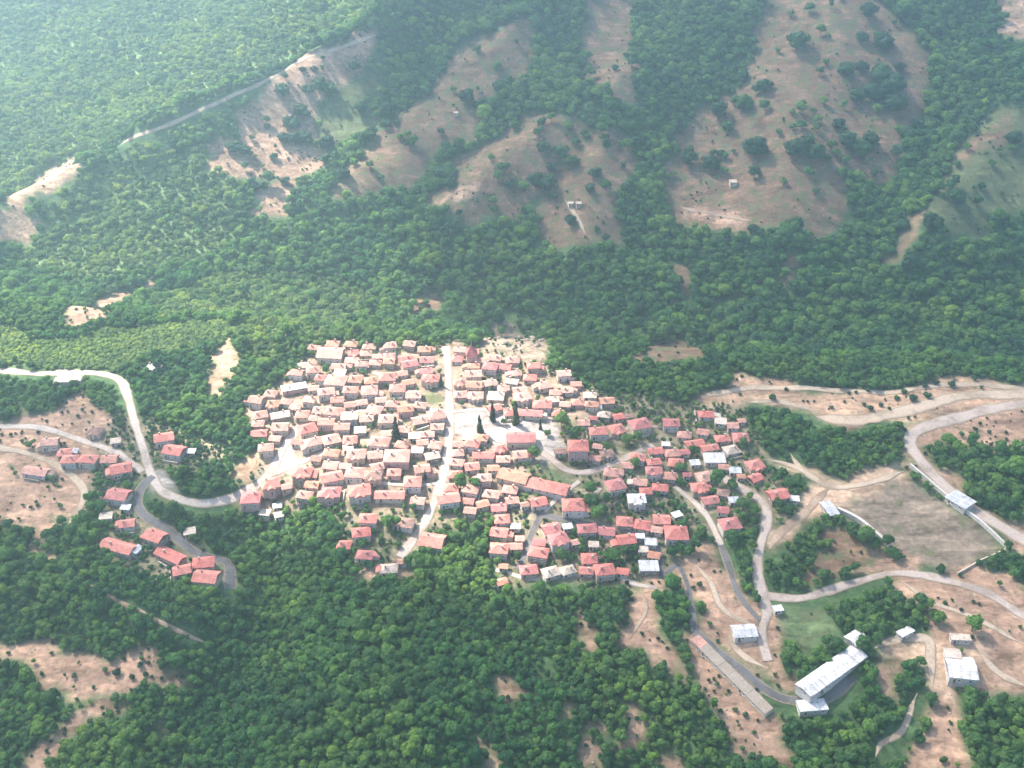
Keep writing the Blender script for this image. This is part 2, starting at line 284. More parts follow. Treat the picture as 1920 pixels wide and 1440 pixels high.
(69.3, 537.6, 17, 4.0, 3.0, 1, 'gable', 'n', 'm'),
(75.2, 528.9, 18, 11.5, 9.5, 2, 'hip', 'b', 'm'),
(93.5, 529.8, 0, 9.0, 7.0, 2, 'gable', 'b', 'm'),
(100.7, 521.9, -10, 7.5, 6.0, 1, 'hip', 'p', 'm'),
(-25.5, 513.8, -6, 5.5, 4.5, 1, 'shed', 'c', 's'),
(-30.8, 508.3, -1, 6.0, 4.5, 1, 'gable', 'p', 's'),
(-16.3, 499.8, 0, 11.5, 5.5, 1, 'gable', 'r', 's*long'),
(-6.9, 505.0, 16, 7.0, 5.5, 1, 'cross', 'r', 's'),
(-5.0, 496.6, 0, 7.0, 5.5, 1, 'gable', 'p', 's'),
(-10.5, 490.6, 2, 6.0, 4.5, 1, 'gable', 'o', 's'),
(5.1, 511.6, 0, 16.0, 9.0, 2, 'gable', 'b', 's*school'),
(1.0, 483.9, -22, 16.5, 9.0, 1, 'gable', 'o', 'm*longl'),
(19.5, 476.2, -20, 23.5, 9.0, 1, 'gable', 'r', 'm*longr'),
(37.4, 502.5, 0, 11.0, 10.0, 3, 'hip', 'r', 'm*tall'),
(27.2, 503.1, 5, 6.0, 4.5, 1, 'gable', 'n', 's'),
(49.3, 509.4, -14, 5.0, 4.0, 1, 'gable', 'p', 'm'),
(54.2, 504.0, 16, 7.0, 5.0, 1, 'cross', 'n', 'm'),
(47.0, 498.7, -13, 6.0, 4.5, 1, 'gable', 'p', 'm'),
(65.1, 494.8, -2, 6.0, 5.0, 1, 'gable', 'p', 'm'),
(71.4, 500.4, -14, 8.0, 6.0, 2, 'hip', 'r', 'm'),
(80.3, 496.6, 10, 7.5, 5.0, 2, 'hip', 'r', 'm'),
(82.3, 507.7, 9, 8.0, 5.5, 1, 'gable', 'r', 'm'),
(91.6, 506.3, 7, 8.0, 6.0, 1, 'hip', 'p', 'm'),
(93.1, 498.1, -8, 8.0, 7.0, 1, 'hip', 'r', 'm'),
(99.0, 507.6, 8, 5.0, 4.0, 1, 'gable', 'b', 'm'),
(88.9, 513.5, -3, 4.0, 3.0, 1, 'shed', 'w', 'm'),
(79.5, 489.4, -2, 8.5, 5.5, 2, 'cross', 'b', 'm'),
(88.1, 486.9, -8, 6.5, 6.0, 1, 'hip', 'p', 'm'),
(55.8, 488.2, -10, 8.0, 7.0, 1, 'hip', 'p', 'm'),
(57.0, 477.3, 19, 9.5, 8.5, 2, 'hip', 'b', 'm'),
(71.1, 481.4, -10, 7.0, 5.5, 1, 'gable', 'p', 'm'),
(73.6, 474.9, 1, 6.0, 5.0, 1, 'hip', 'r', 'm'),
(81.9, 477.9, -8, 8.0, 5.5, 1, 'hip', 'r', 'm'),
(67.9, 467.6, 2, 9.0, 7.0, 2, 'cross', 'w', 'm'),
(-1.0, 475.2, -12, 7.5, 6.0, 1, 'hip', 'p', 'm'),
(-11.4, 471.7, -9, 8.5, 6.0, 1, 'hip', 'p', 'm'),
(0.0, 467.8, 11, 6.5, 5.0, 1, 'gable', 'p', 'l'),
(14.2, 465.2, 15, 8.5, 6.5, 1, 'gable', 'r', 'l'),
(-7.3, 462.4, 5, 7.5, 5.5, 1, 'gable', 'b', 'l'),
(-16.1, 464.5, 21, 6.0, 5.0, 1, 'gable', 'o', 'l'),
(-23.7, 466.1, -8, 5.5, 4.5, 1, 'gable', 'r', 'l'),
(6.7, 464.2, 18, 4.0, 3.5, 1, 'gable', 'n', 'l'),
(33.1, 462.1, 0, 11.5, 10.0, 2, 'hip', 'r', 'l*big'),
(-5.3, 455.3, 3, 7.5, 7.0, 1, 'hip', 'r', 'l'),
(-6.6, 446.5, -11, 8.5, 7.0, 1, 'gable', 'r', 'l'),
(20.6, 448.0, 18, 8.5, 7.0, 1, 'gable', 'b', 'l'),
(24.4, 440.0, 18, 9.5, 8.0, 2, 'cross', 'b', 'l'),
(14.4, 439.3, -9, 6.0, 5.0, 1, 'gable', 'b', 'l'),
(39.8, 446.7, 4, 9.5, 6.5, 2, 'hip', 'b', 'l'),
(29.6, 449.3, 10, 4.5, 3.5, 1, 'shed', 'g', 'l'),
(-6.8, 434.7, -5, 9.0, 7.5, 2, 'hip', 'r', 'l'),
(2.0, 437.5, 3, 6.0, 4.5, 1, 'gable', 'p', 'l'),
(13.8, 431.6, -14, 9.5, 7.0, 2, 'hip', 'r', 'l'),
(33.2, 439.5, 17, 4.5, 3.5, 1, 'gable', 'p', 'l'),
(8.6, 421.8, 7, 8.5, 6.5, 1, 'hip', 'b', 'l'),
(20.0, 420.5, 22, 8.0, 6.5, 1, 'hip', 'c', 'l'),
(28.7, 421.8, 21, 7.0, 5.5, 1, 'hip', 'c', 'l'),
(40.1, 428.7, 1, 7.5, 7.0, 1, 'hip', 'r', 'l'),
(38.1, 421.2, -3, 6.5, 5.0, 1, 'gable', 'r', 'l'),
(47.4, 419.9, 7, 9.5, 7.5, 2, 'hip', 'r', 'l'),
(-4.4, 424.3, -10, 4.0, 3.0, 1, 'gable', 'o', 'l'),
(-5.4, 414.4, 24, 5.5, 4.0, 1, 'gable', 'o', 'l'),
(50.2, 446.4, -5, 8.0, 6.0, 1, 'gable', 'b', 'l'),
(60.3, 452.8, -4, 8.0, 7.0, 1, 'hip', 'r', 'l'),
(69.6, 450.5, -15, 8.0, 7.0, 1, 'hip', 'r', 'l'),
(80.1, 454.2, -3, 8.5, 7.0, 1, 'gable', 'r', 'l'),
(88.8, 457.6, 24, 4.5, 3.5, 1, 'shed', 'w', 'l'),
(86.7, 443.2, -1, 11.5, 10.5, 2, 'hip', 'r', 'l'),
(77.0, 447.3, -13, 5.5, 4.5, 1, 'gable', 'p', 'l'),
(59.9, 439.3, 10, 9.0, 7.0, 2, 'gable', 'r', 'l'),
(67.6, 442.7, -2, 4.0, 3.0, 1, 'shed', 'w', 'l'),
(73.0, 438.8, -3, 5.5, 4.5, 1, 'shed', 'g', 'l'),
(73.9, 430.4, -15, 5.5, 4.5, 1, 'gable', 'o', 'l'),
(68.5, 434.0, 0, 4.5, 3.5, 1, 'shed', 'c', 'l'),
(70.4, 422.9, 0, 9.5, 7.5, 1, 'flat', 'g', 'l*flat'),
(1.9, 450.4, -1, 4.5, 3.5, 1, 'shed', 'c', 'l'),
(56.8, 419.6, -13, 5.5, 4.0, 1, 'gable', 'r', 'l'),
(42.9, 437.6, -4, 4.5, 3.5, 1, 'shed', 'c', 'l'),
(4.1, 442.5, -2, 4.0, 3.5, 1, 'gable', 'p', 'l'),
(115.6, 538.1, 0, 8.5, 6.0, 1, 'hip', 'r', 'r'),
(123.1, 531.7, -10, 6.0, 5.0, 1, 'shed', 'c', 'r'),
(129.6, 527.7, 0, 6.0, 5.0, 1, 'gable', 'p', 'r'),
(135.4, 531.9, 8, 4.0, 3.0, 1, 'gable', 'p', 'r'),
(111.8, 523.7, -15, 6.0, 5.0, 1, 'gable', 'p', 'r'),
(122.1, 517.4, 7, 8.0, 5.5, 1, 'hip', 'r', 'r'),
(132.8, 517.7, -1, 8.5, 8.0, 1, 'hip', 'b', 'r'),
(105.6, 514.8, 14, 10.5, 5.5, 1, 'gable', 'r', 'r*long'),
(113.6, 510.5, 14, 9.5, 5.0, 1, 'gable', 'r', 'r*long'),
(126.0, 508.1, 18, 8.0, 7.0, 1, 'hip', 'c', 'r'),
(115.3, 501.5, 0, 11.5, 9.0, 1, 'flat', 'g', 'r*flat'),
(107.8, 486.4, 16, 8.5, 8.0, 1, 'hip', 'p', 'r'),
(125.3, 490.6, -4, 6.0, 4.5, 1, 'shed', 'g', 'r'),
(137.2, 495.1, 19, 9.0, 7.5, 1, 'cross', 'r', 'r'),
(135.5, 484.3, 30, 7.0, 5.5, 1, 'gable', 'r', 'r'),
(127.8, 485.8, -2, 4.0, 3.0, 1, 'gable', 'o', 'r'),
(103.4, 476.8, 8, 8.5, 7.0, 2, 'cross', 'r', 'r'),
(108.0, 467.8, 11, 8.5, 6.0, 1, 'gable', 'b', 'r'),
(116.0, 473.3, -12, 6.0, 5.5, 1, 'hip', 'n', 'r'),
(113.8, 459.6, -12, 5.5, 4.5, 1, 'gable', 'b', 'r'),
(115.6, 448.2, 12, 10.0, 8.5, 2, 'hip', 'b', 'r'),
(144.6, 468.6, 15, 10.0, 8.0, 2, 'gable', 'r', 'r'),
(153.8, 467.3, -8, 4.0, 3.5, 1, 'shed', 'w', 'r'),
(120.7, 466.5, 8, 5.0, 4.0, 1, 'shed', 'g', 'r'),
(98.1, 488.4, 2, 4.0, 3.0, 1, 'gable', 'b', 'm'),
(103.8, 497.9, 8, 5.0, 4.0, 1, 'shed', 'g', 'r'),
(119.3, 494.0, -8, 5.0, 4.0, 1, 'gable', 'p', 'r'),
(171.3, 460.5, 15, 5.5, 11.0, 1, 'gable', 'g', 'r*vert'),
(113.2, 383.2, 5, 11.0, 7.5, 1, 'gable', 'g', 'r*shed'),
(131.9, 396.3, 12, 4.0, 3.0, 1, 'shed', 'w', 'r'),
(-247.0, 530.7, -11, 8.5, 7.5, 1, 'cross', 'n', 'h'),
(-203.9, 522.4, 17, 10.5, 8.0, 2, 'gable', 'r', 'h'),
(-195.4, 511.8, -14, 11.0, 8.5, 2, 'gable', 'r', 'h'),
(-185.9, 512.4, -1, 4.0, 3.5, 1, 'shed', 'w', 'h'),
(-269.7, 519.4, 6, 9.0, 7.0, 2, 'gable', 'p', 'h'),
(-259.2, 512.9, 6, 8.0, 7.0, 1, 'hip', 'r', 'h'),
(-254.1, 505.4, 2, 8.5, 7.0, 2, 'hip', 'r', 'h'),
(-243.6, 505.8, -6, 10.0, 7.0, 2, 'hip', 'r', 'h'),
(-231.7, 506.8, 2, 8.5, 7.0, 1, 'gable', 'p', 'h'),
(-222.3, 497.5, 18, 11.0, 9.0, 2, 'gable', 'r', 'h'),
(-270.7, 496.8, -12, 14.5, 6.5, 1, 'gable', 'p', 'h*long'),
(-218.2, 477.4, -11, 11.5, 9.0, 2, 'gable', 'b', 'h'),
(-221.3, 462.7, 9, 6.0, 4.5, 1, 'shed', 'c', 'h'),
(-208.3, 457.4, 9, 7.5, 6.0, 1, 'gable', 'r', 'h'),
(-208.8, 441.6, -20, 18.5, 7.5, 1, 'gable', 'r', 'b*long'),
(-190.6, 447.7, -25, 10.5, 8.0, 2, 'gable', 'r', 'b'),
(-180.2, 436.5, -30, 16.5, 6.5, 1, 'gable', 'r', 'b*long'),
(-171.5, 425.8, 18, 8.5, 6.5, 2, 'gable', 'r', 'b'),
(-162.0, 432.4, 8, 10.5, 7.5, 2, 'hip', 'r', 'b'),
(-158.3, 422.3, -7, 12.0, 8.5, 2, 'gable', 'r', 'b'),
(-227.8, 588.8, -1, 6.5, 5.0, 1, 'cross', 'w', 'h'),
(-278.1, 577.3, 0, 12.0, 9.5, 1, 'flat', 'c', 'h*flat'),
(-174.1, 454.1, 15, 5.5, 4.5, 1, 'shed', 'c', 'h'),
(-212.2, 469.0, -2, 4.5, 3.5, 1, 'shed', 'w', 'h'),
(-232.1, 521.1, 14, 5.0, 4.0, 1, 'shed', 'c', 'h'),
(-114.2, 474.5, -12, 7.5, 6.0, 2, 'hip', 'p', 'o'),
(-33.1, 598.4, -7, 7.0, 5.5, 2, 'gable', 'p', 's'),
(-133.8, 577.0, -11, 7.5, 6.0, 2, 'gable', 'p', 'o'),
(4.6, 499.7, 7, 7.5, 6.5, 1, 'gable', 'p', 's'),
(-24.0, 580.9, 0, 7.0, 5.0, 1, 'hip', 'o', 's'),
(-67.4, 591.1, 12, 8.0, 6.0, 1, 'gable', 'r', 'o'),
(-78.0, 594.4, 2, 7.0, 6.5, 1, 'hip', 'p', 'o'),
(-94.5, 584.0, 1, 6.5, 5.0, 2, 'hip', 'p', 'o'),
(-86.3, 565.5, 10, 7.5, 6.5, 2, 'hip', 'o', 'o'),
(-78.3, 605.1, 9, 7.5, 6.5, 2, 'hip', 'p', 'o'),
(-124.3, 579.5, 9, 7.5, 6.5, 2, 'hip', 'p', 'o'),
(-56.3, 602.5, 2, 7.5, 6.5, 1, 'gable', 'o', 'o'),
(-148.4, 525.2, 3, 8.5, 6.5, 1, 'gable', 'r', 'o'),
(-86.2, 587.4, -5, 7.0, 5.5, 1, 'hip', 'p', 'o'),
(-128.9, 586.4, 3, 7.0, 6.0, 1, 'hip', 'p', 'o'),
(-142.0, 511.2, 9, 8.0, 6.5, 2, 'hip', 'p', 'o'),
(0.5, 587.9, -5, 8.0, 6.5, 1, 'hip', 'p', 's'),
(-108.6, 583.8, -3, 8.5, 6.0, 1, 'gable', 'p', 'o'),
(47.3, 554.7, -1, 7.0, 5.5, 1, 'hip', 'c', 'e'),
(-98.0, 556.9, -3, 8.5, 6.5, 2, 'hip', 'p', 'o'),
(-150.3, 532.0, 4, 6.5, 5.5, 2, 'hip', 'p', 'o'),
(-117.9, 571.2, -7, 7.0, 5.5, 2, 'hip', 'r', 'o'),
(-33.8, 475.3, 6, 7.5, 6.0, 1, 'hip', 'r', 'm'),
(-127.2, 605.9, -11, 7.0, 5.0, 1, 'gable', 'p', 'o'),
(-50.1, 487.0, 12, 8.0, 6.5, 2, 'gable', 'p', 'o'),
(13.4, 579.0, 3, 7.5, 6.0, 2, 'hip', 'r', 's'),
(-147.1, 558.9, -11, 7.0, 6.5, 1, 'hip', 'p', 'o'),
(-91.9, 606.5, -1, 8.0, 6.0, 1, 'hip', 'p', 'o'),
(-154.6, 551.9, -13, 8.0, 7.0, 2, 'gable', 'p', 'o'),
(31.9, 572.8, 7, 8.0, 6.0, 2, 'gable', 'p', 's'),
(-15.3, 481.8, 3, 7.0, 6.0, 2, 'hip', 'p', 'm'),
(-116.1, 609.8, -4, 8.0, 6.5, 1, 'hip', 'o', 'o'),
(-65.7, 606.7, -11, 7.0, 6.0, 2, 'gable', 'p', 'o'),
(-111.0, 481.4, -8, 7.0, 5.5, 1, 'gable', 'o', 'o'),
(-24.8, 598.0, -5, 7.0, 5.5, 1, 'gable', 'r', 's'),
(-51.1, 465.4, -7, 7.0, 5.5, 1, 'gable', 'p', 'o'),
(-22.6, 473.1, -13, 8.0, 6.5, 2, 'hip', 'p', 'm'),
(-10.7, 590.1, -10, 7.0, 5.5, 1, 'gable', 'p', 's'),
(-77.1, 586.3, -5, 6.5, 5.5, 2, 'gable', 'o', 'o'),
(-104.0, 609.6, -8, 7.5, 6.0, 1, 'hip', 'o', 'o'),
(57.1, 550.2, 6, 8.0, 6.0, 1, 'gable', 'o', 'e'),
(-65.6, 485.6, 2, 7.0, 6.0, 1, 'hip', 'p', 'o'),
(-22.5, 491.4, 10, 7.5, 6.5, 1, 'gable', 'r', 'm'),
(-17.6, 513.5, -12, 7.0, 5.5, 1, 'hip', 'o', 's'),
(-101.2, 590.7, -8, 7.5, 6.0, 1, 'gable', 'p', 'o')]
HILL_TREES = [(274.2, 1065.3, 10.3), (347.9, 1092.7, 8.7), (336.5, 1066.3, 6.8), (355.6, 1058.1, 9.4), (314.7, 1028.2, 7.5), (330.9, 1032.9, 7.6), (346.0, 1023.6, 10.9), (355.1, 1009.6, 10.8), (337.6, 1003.3, 9.9), (352.8, 989.6, 10.7), (366.5, 1034.3, 5.0), (320.6, 1001.0, 7.4), (236.8, 1015.4, 7.5), (215.9, 1002.3, 9.1), (192.7, 997.9, 9.1), (200.0, 978.0, 6.1), (218.3, 942.5, 11.2), (248.9, 927.8, 8.7), (258.8, 931.8, 9.5), (267.5, 925.8, 8.7), (300.0, 944.0, 8.8), (312.8, 940.8, 9.6), (323.5, 952.9, 8.0), (297.0, 964.7, 6.5), (178.3, 935.3, 8.8), (158.9, 941.9, 7.2), (294.8, 913.0, 6.3), (189.2, 948.2, 4.0), (378.0, 868.9, 9.1), (351.7, 841.5, 8.2), (330.3, 858.2, 6.8), (239.3, 853.3, 6.8), (205.2, 853.3, 5.3), (223.7, 848.8, 3.8), (443.8, 933.5, 7.1), (-151.4, 1046.9, 6.0), (-143.0, 1014.2, 5.9), (-138.7, 979.4, 6.6), (-132.6, 986.1, 5.8), (-149.1, 923.5, 5.6), (-94.8, 967.5, 4.5), (-41.7, 1010.6, 7.5), (-30.0, 1006.6, 6.7), (-64.2, 934.1, 7.2), (-55.4, 918.2, 6.3), (-1.6, 915.9, 4.7), (27.3, 947.8, 6.0), (20.6, 919.7, 7.9), (31.7, 916.7, 7.9), (45.0, 944.9, 7.2), (54.3, 936.5, 7.6), (74.1, 918.8, 5.5), (50.9, 877.0, 5.4), (35.2, 935.2, 4.4), (97.7, 1036.5, 3.8), (146.8, 1031.5, 10.1), (-3.4, 1030.8, 6.8), (68.8, 903.1, 4.7), (73.5, 868.0, 2.3), (-252.8, 956.9, 6.5), (-243.9, 955.1, 5.7), (-216.2, 1017.8, 7.1), (-171.4, 974.7, 7.4), (-171.2, 957.7, 4.9), (-228.5, 989.4, 3.5), (-217.7, 955.8, 3.9), (-199.0, 1037.2, 3.0), (-180.4, 1048.0, 2.5), (-187.3, 1037.4, 3.8), (-230.0, 917.7, 4.8), (-222.5, 920.3, 4.4), (-239.8, 887.1, 4.7), (-204.9, 929.7, 4.0), (-210.7, 976.5, 6.6), (-200.9, 976.1, 6.6), (-191.3, 977.5, 7.4), (-206.1, 993.2, 7.5), (-197.2, 1003.9, 7.5), (-183.5, 1026.1, 6.7), (-173.6, 1025.3, 6.7), (-193.2, 1022.2, 5.0)]
CYPRESSES = [(-11.5, 531.3, 2.3), (2.3, 528.1, 2.6), (-18.6, 520.7, 2.2), (16.6, 524.3, 1.1), (-43.4, 564.1, 1.5), (-67.0, 514.9, 2.8), (-48.2, 483.0, 1.0)]
VILLAGE_TREES = [(-5.0, 527.4, 2.5), (20.6, 518.1, 2.3), (-28.4, 478.1, 3.4), (-20.1, 477.4, 4.2), (-16.9, 489.6, 1.5), (-25.8, 489.0, 1.9), (-10.9, 489.5, 1.9), (8.0, 497.8, 3.0), (12.6, 499.2, 3.0), (3.0, 499.1, 2.5), (23.5, 549.3, 2.7), (29.1, 526.7, 3.6), (37.0, 517.9, 3.6), (33.1, 522.3, 3.1), (42.4, 465.1, 3.9), (62.6, 475.5, 3.4), (69.2, 495.7, 2.5), (84.4, 505.6, 2.0), (65.9, 515.8, 3.1), (73.3, 517.7, 3.1), (54.1, 510.2, 2.6), (86.1, 532.5, 3.1), (45.9, 457.9, 3.8), (51.2, 466.7, 3.4), (42.9, 473.8, 2.9), (2.8, 429.5, 2.8), (25.9, 430.4, 2.8), (53.5, 429.3, 3.2), (58.2, 431.6, 2.8), (46.3, 432.0, 2.3), (90.9, 450.2, 2.8), (95.1, 493.4, 3.0), (-65.2, 449.1, 3.8), (-66.8, 451.9, 2.8), (-62.6, 452.0, 2.8), (-78.1, 585.7, 2.8), (-116.1, 580.8, 2.2), (-92.8, 577.3, 2.2), (-85.8, 557.5, 1.3), (-82.5, 551.2, 2.1), (93.8, 482.3, 2.5), (114.5, 482.2, 3.9), (121.7, 478.6, 3.4), (124.5, 460.7, 3.8), (129.8, 458.0, 3.3), (129.8, 469.1, 2.9), (146.1, 482.8, 3.5), (153.1, 478.3, 3.4), (141.1, 477.9, 2.5), (115.1, 436.0, 4.2), (95.6, 434.7, 3.7), (92.6, 432.7, 2.8), (88.4, 436.3, 2.8), (83.2, 431.5, 3.7), (104.1, 508.1, 2.6), (132.9, 510.8, 3.1), (80.8, 410.5, 4.3), (144.1, 463.1, 2.9), (148.8, 457.8, 2.9), (123.4, 453.6, 2.4), (94.1, 493.4, 2.0)]
ROADSIDE_TREES = [(223.7, 382.6, 3.6), (202.6, 397.2, 3.1), (205.7, 395.0, 2.7), (206.4, 389.3, 3.4), (208.8, 387.4, 3.0), (176.1, 376.7, 3.2), (190.3, 411.3, 2.9), (214.3, 370.7, 1.9), (210.7, 368.3, 1.8), (248.9, 508.6, 4.1), (253.4, 503.2, 4.5), (255.0, 495.7, 4.5), (257.3, 487.4, 4.5), (275.3, 499.1, 4.5), (285.1, 501.0, 4.5), (273.7, 486.0, 4.9), (279.8, 483.5, 4.9), (267.3, 479.0, 3.4), (275.2, 470.4, 4.4), (258.4, 481.1, 3.4), (180.3, 444.6, 3.8), (184.4, 438.2, 3.7), (189.2, 435.0, 3.7), (198.7, 429.0, 3.2), (187.5, 443.4, 3.3), (269.0, 460.4, 2.9)]
BUSHES = [(217.2, 559.2, 2.3), (238.1, 556.7, 2.7), (240.5, 548.9, 3.2), (251.6, 552.9, 3.2), (270.5, 565.7, 3.3), (261.1, 567.4, 2.7), (253.4, 565.4, 2.7), (213.4, 540.4, 2.4), (220.1, 543.6, 2.0), (231.5, 550.7, 2.3), (204.7, 556.5, 1.5), (209.1, 557.2, 1.5), (210.8, 545.0, 1.6), (194.9, 565.4, 2.2), (191.5, 543.6, 1.6), (167.3, 561.1, 1.6), (157.3, 553.4, 2.7), (233.4, 531.5, 1.6), (226.6, 523.6, 1.8), (228.2, 520.9, 1.8), (286.1, 571.8, 2.2), (266.6, 471.4, 1.7), (240.5, 503.7, 1.5), (200.2, 549.0, 1.3), (224.3, 540.4, 1.4), (228.6, 416.7, 1.5), (215.2, 399.0, 1.5), (222.0, 394.7, 1.5), (232.3, 398.8, 1.2), (201.1, 384.2, 1.4), (219.5, 400.6, 1.1), (213.2, 402.5, 0.9), (101.0, 352.0, 1.2), (99.8, 350.9, 0.7), (114.8, 346.9, 1.1), (-191.1, 369.7, 2.8), (-191.1, 379.1, 1.6), (-181.6, 375.0, 2.0), (-177.9, 369.8, 1.6), (-183.3, 367.7, 2.0)]
SITES = {'long_block': [(88.4, 379.5), (118.1, 341.0)], 'white_hall': [(136.6, 349.5), (164.6, 370.5)], 'white_annex': [(166.5, 378.3)], 'low_white': [(138.3, 343.8)], 'barn': [(210.9, 360.0)], 'ruin': [(209.4, 368.0)], 'strip': [(190.7, 381.0)], 'strip2': [(215.7, 376.7)], 'stand': [(242.5, 463.9)], 'pitch_wall': [(223.2, 492.0), (230.3, 481.0), (239.9, 464.2), (249.5, 449.5), (258.8, 434.2)], 'pitch_wall2': [(176.1, 461.5), (185.9, 454.1), (191.3, 446.9), (198.3, 437.7)], 'pitch_fence': [(256.9, 432.7), (242.1, 425.7), (227.5, 417.8)], 'tower': [(-25.5, 589.2)], 'pale_structs': [(-30.0, 1001.8), (195.9, 913.7), (308.2, 916.0), (58.4, 891.9), (51.6, 895.2), (-52.4, 999.2)]}
SUN_GAP = [(-908, 1436), (-98, 1239), (-114, 1063), (-129, 926), (-119, 800), (-70, 617), (-21, 608), (23, 577), (68, 548), (47, 529), (12, 512), (-6, 485), (-9, 464), (-58, 460), (-99, 463), (-146, 478), (-175, 493), (-201, 537), (-220, 575), (-320, 576), (-456, 579)]
SUNPAINT_WOOD = [[(-412, 826), (-416, 875), (-391, 924), (-342, 946), (-272, 954), (-230, 925), (-229, 880), (-261, 829), (-332, 800), (-396, 806)], [(-283, 777), (-239, 814), (-181, 838), (-144, 828), (-116, 767), (-111, 616), (-153, 617), (-148, 587), (-175, 584), (-182, 619), (-190, 742), (-230, 653)]]  # slopes whose leaf and floor colours have sunlight painted in

# ---------------------------------------------------------------- terrain (metres; camera above the origin, +Y runs up the valley side)
def vnoise(x, y, seed=0):
    xi = np.floor(x).astype(np.int64); yi = np.floor(y).astype(np.int64)
    fx = x - xi; fy = y - yi
    fx = fx*fx*fx*(fx*(fx*6-15)+10); fy = fy*fy*fy*(fy*(fy*6-15)+10)
    def hsh(a, b):
        n = (a*374761393 + b*668265263 + seed*974711) & 0x7fffffff
        n = ((n ^ (n >> 13)) * 1274126177) & 0x7fffffff
        n = ((n ^ (n >> 16)) * 2246822519) & 0x7fffffff
        return (n % 65536) / 32768.0 - 1.0
    a = hsh(xi, yi); b = hsh(xi+1, yi); c = hsh(xi, yi+1); d = hsh(xi+1, yi+1)
    return (a*(1-fx)+b*fx)*(1-fy) + (c*(1-fx)+d*fx)*fy
def fbm(x, y, seed=0, n=3):
    r = 0.0; a = 1.0
    for i in range(n):
        r = r + a*vnoise(x, y, seed+i*7); x = x*2.03+11.3; y = y*2.03-7.1; a *= 0.5
    return r
def seg_dist(x, y, pts):
    best = np.full(np.shape(x), 1e9)
    for (ax, ay), (bx, by) in zip(pts[:-1], pts[1:]):
        dx, dy = bx-ax, by-ay; L = dx*dx+dy*dy+1e-9
        t = np.clip(((x-ax)*dx+(y-ay)*dy)/L, 0, 1)
        best = np.minimum(best, np.hypot(x-ax-t*dx, y-ay-t*dy))
    return best
PROF = np.array([(-1500,-80),(-700,-72),(-420,-55),(-320,-42),(-220,-22),(-120,-5),(-40,5),(0,7),(20,2),(50,-22),(90,-55),
                 (140,-70),(190,-62),(260,-32),(340,5),(440,50),(560,104),(700,170),(900,262),(1100,330),(1500,380),(2600,400)], float)
PS = np.arange(-1500, 2600, 2.0)
PH = np.interp(PS, PROF[:,0], PROF[:,1])
_k = np.hanning(21); _k /= _k.sum()
PH = np.convolve(np.pad(PH, 10, mode='edge'), _k, mode='valid')
def base_h(x, y):
    x = np.asarray(x, float); y = np.asarray(y, float)
    s = y - (612 - 0.11*np.clip(x, -500, 500))
    h = np.interp(s, PS, PH)
    left = 1/(1+np.exp((x+150)/45.0))                       # the valley behind is shallower on the left
    val = np.exp(-((s-140)/90.0)**2)
    h = h + left*val*22
    h = h + 6*np.exp(-(((x+50)/110)**2 + ((y-515)/80)**2))   # knoll the old village stands on
    h = h + 9*np.exp(-(((x+10)/90)**2 + ((y-350)/50)**2))    # wooded hump below it
    return h
def terrain_h(x, y):
    x = np.asarray(x, float); y = np.asarray(y, float)
    h = base_h(x, y)
    s = y - (612 - 0.11*np.clip(x, -500, 500))
    far = 1/(1+np.exp(-(s-200)/40.0))
    sd = (x+475)*-0.576 + (y-849)*0.817                     # beyond the long left ridge the hillside lies back towards the sun
    h = h - np.clip(sd, 0, 450)*0.30/(1+np.exp(-(sd-30)/22.0))
    for pts, amp, sig in RIDGES:
        h = h + amp*np.exp(-(seg_dist(x, y, pts)/sig)**2)
    h = h + far*(10*fbm(x/150.0, y/190.0, 3, 3)) + (1-far)*(2.2*fbm(x/75.0, y/75.0, 9, 2) + 0.55*fbm(x/15.0, y/15.0, 13, 2)) + far*0.9*fbm(x/26.0, y/26.0, 17, 2)
    return h

rng = np.random.default_rng(11); random.seed(11)
COL = scene.collection

# ---------------------------------------------------------------- materials
def mat(name, build):
    m = bpy.data.materials.new(name); m.use_nodes = True
    nt = m.node_tree; nt.nodes.clear()
    out = nt.nodes.new('ShaderNodeOutputMaterial')
    build(nt, out); return m
def N(nt, kind, **kw):
    n = nt.nodes.new(kind)
    for k, v in kw.items():
        if k.startswith('_'): setattr(n, k[1:], v)
        else: n.inputs[k.replace('__', ' ')].default_value = v
    return n
def noise(nt, vec, scale, detail=3.0, rough=0.55):
    n = N(nt, 'ShaderNodeTexNoise', Scale=scale, Detail=detail, Roughness=rough)
    if vec is not None: nt.links.new(vec, n.inputs['Vector'])
    return n.outputs['Fac']
def ramp(nt, fac, stops):
    r = nt.nodes.new('ShaderNodeValToRGB'); e = r.color_ramp.elements
    while len(e) < len(stops): e.new(0.5)
    for el, (p, c) in zip(e, stops): el.position = p; el.color = (*c, 1) if len(c) == 3 else c
    nt.links.new(fac, r.inputs[0]); return r.outputs[0]
def mix(nt, a, b, fac, mode='MIX'):
    m = nt.nodes.new('ShaderNodeMix'); m.data_type = 'RGBA'; m.blend_type = mode
    for s, v in ((m.inputs[0], fac), (m.inputs[6], a), (m.inputs[7], b)):
        if isinstance(v, (int, float)): s.default_value = v
        elif isinstance(v, tuple): s.default_value = (*v, 1)
        else: nt.links.new(v, s)
    return m.outputs[2]
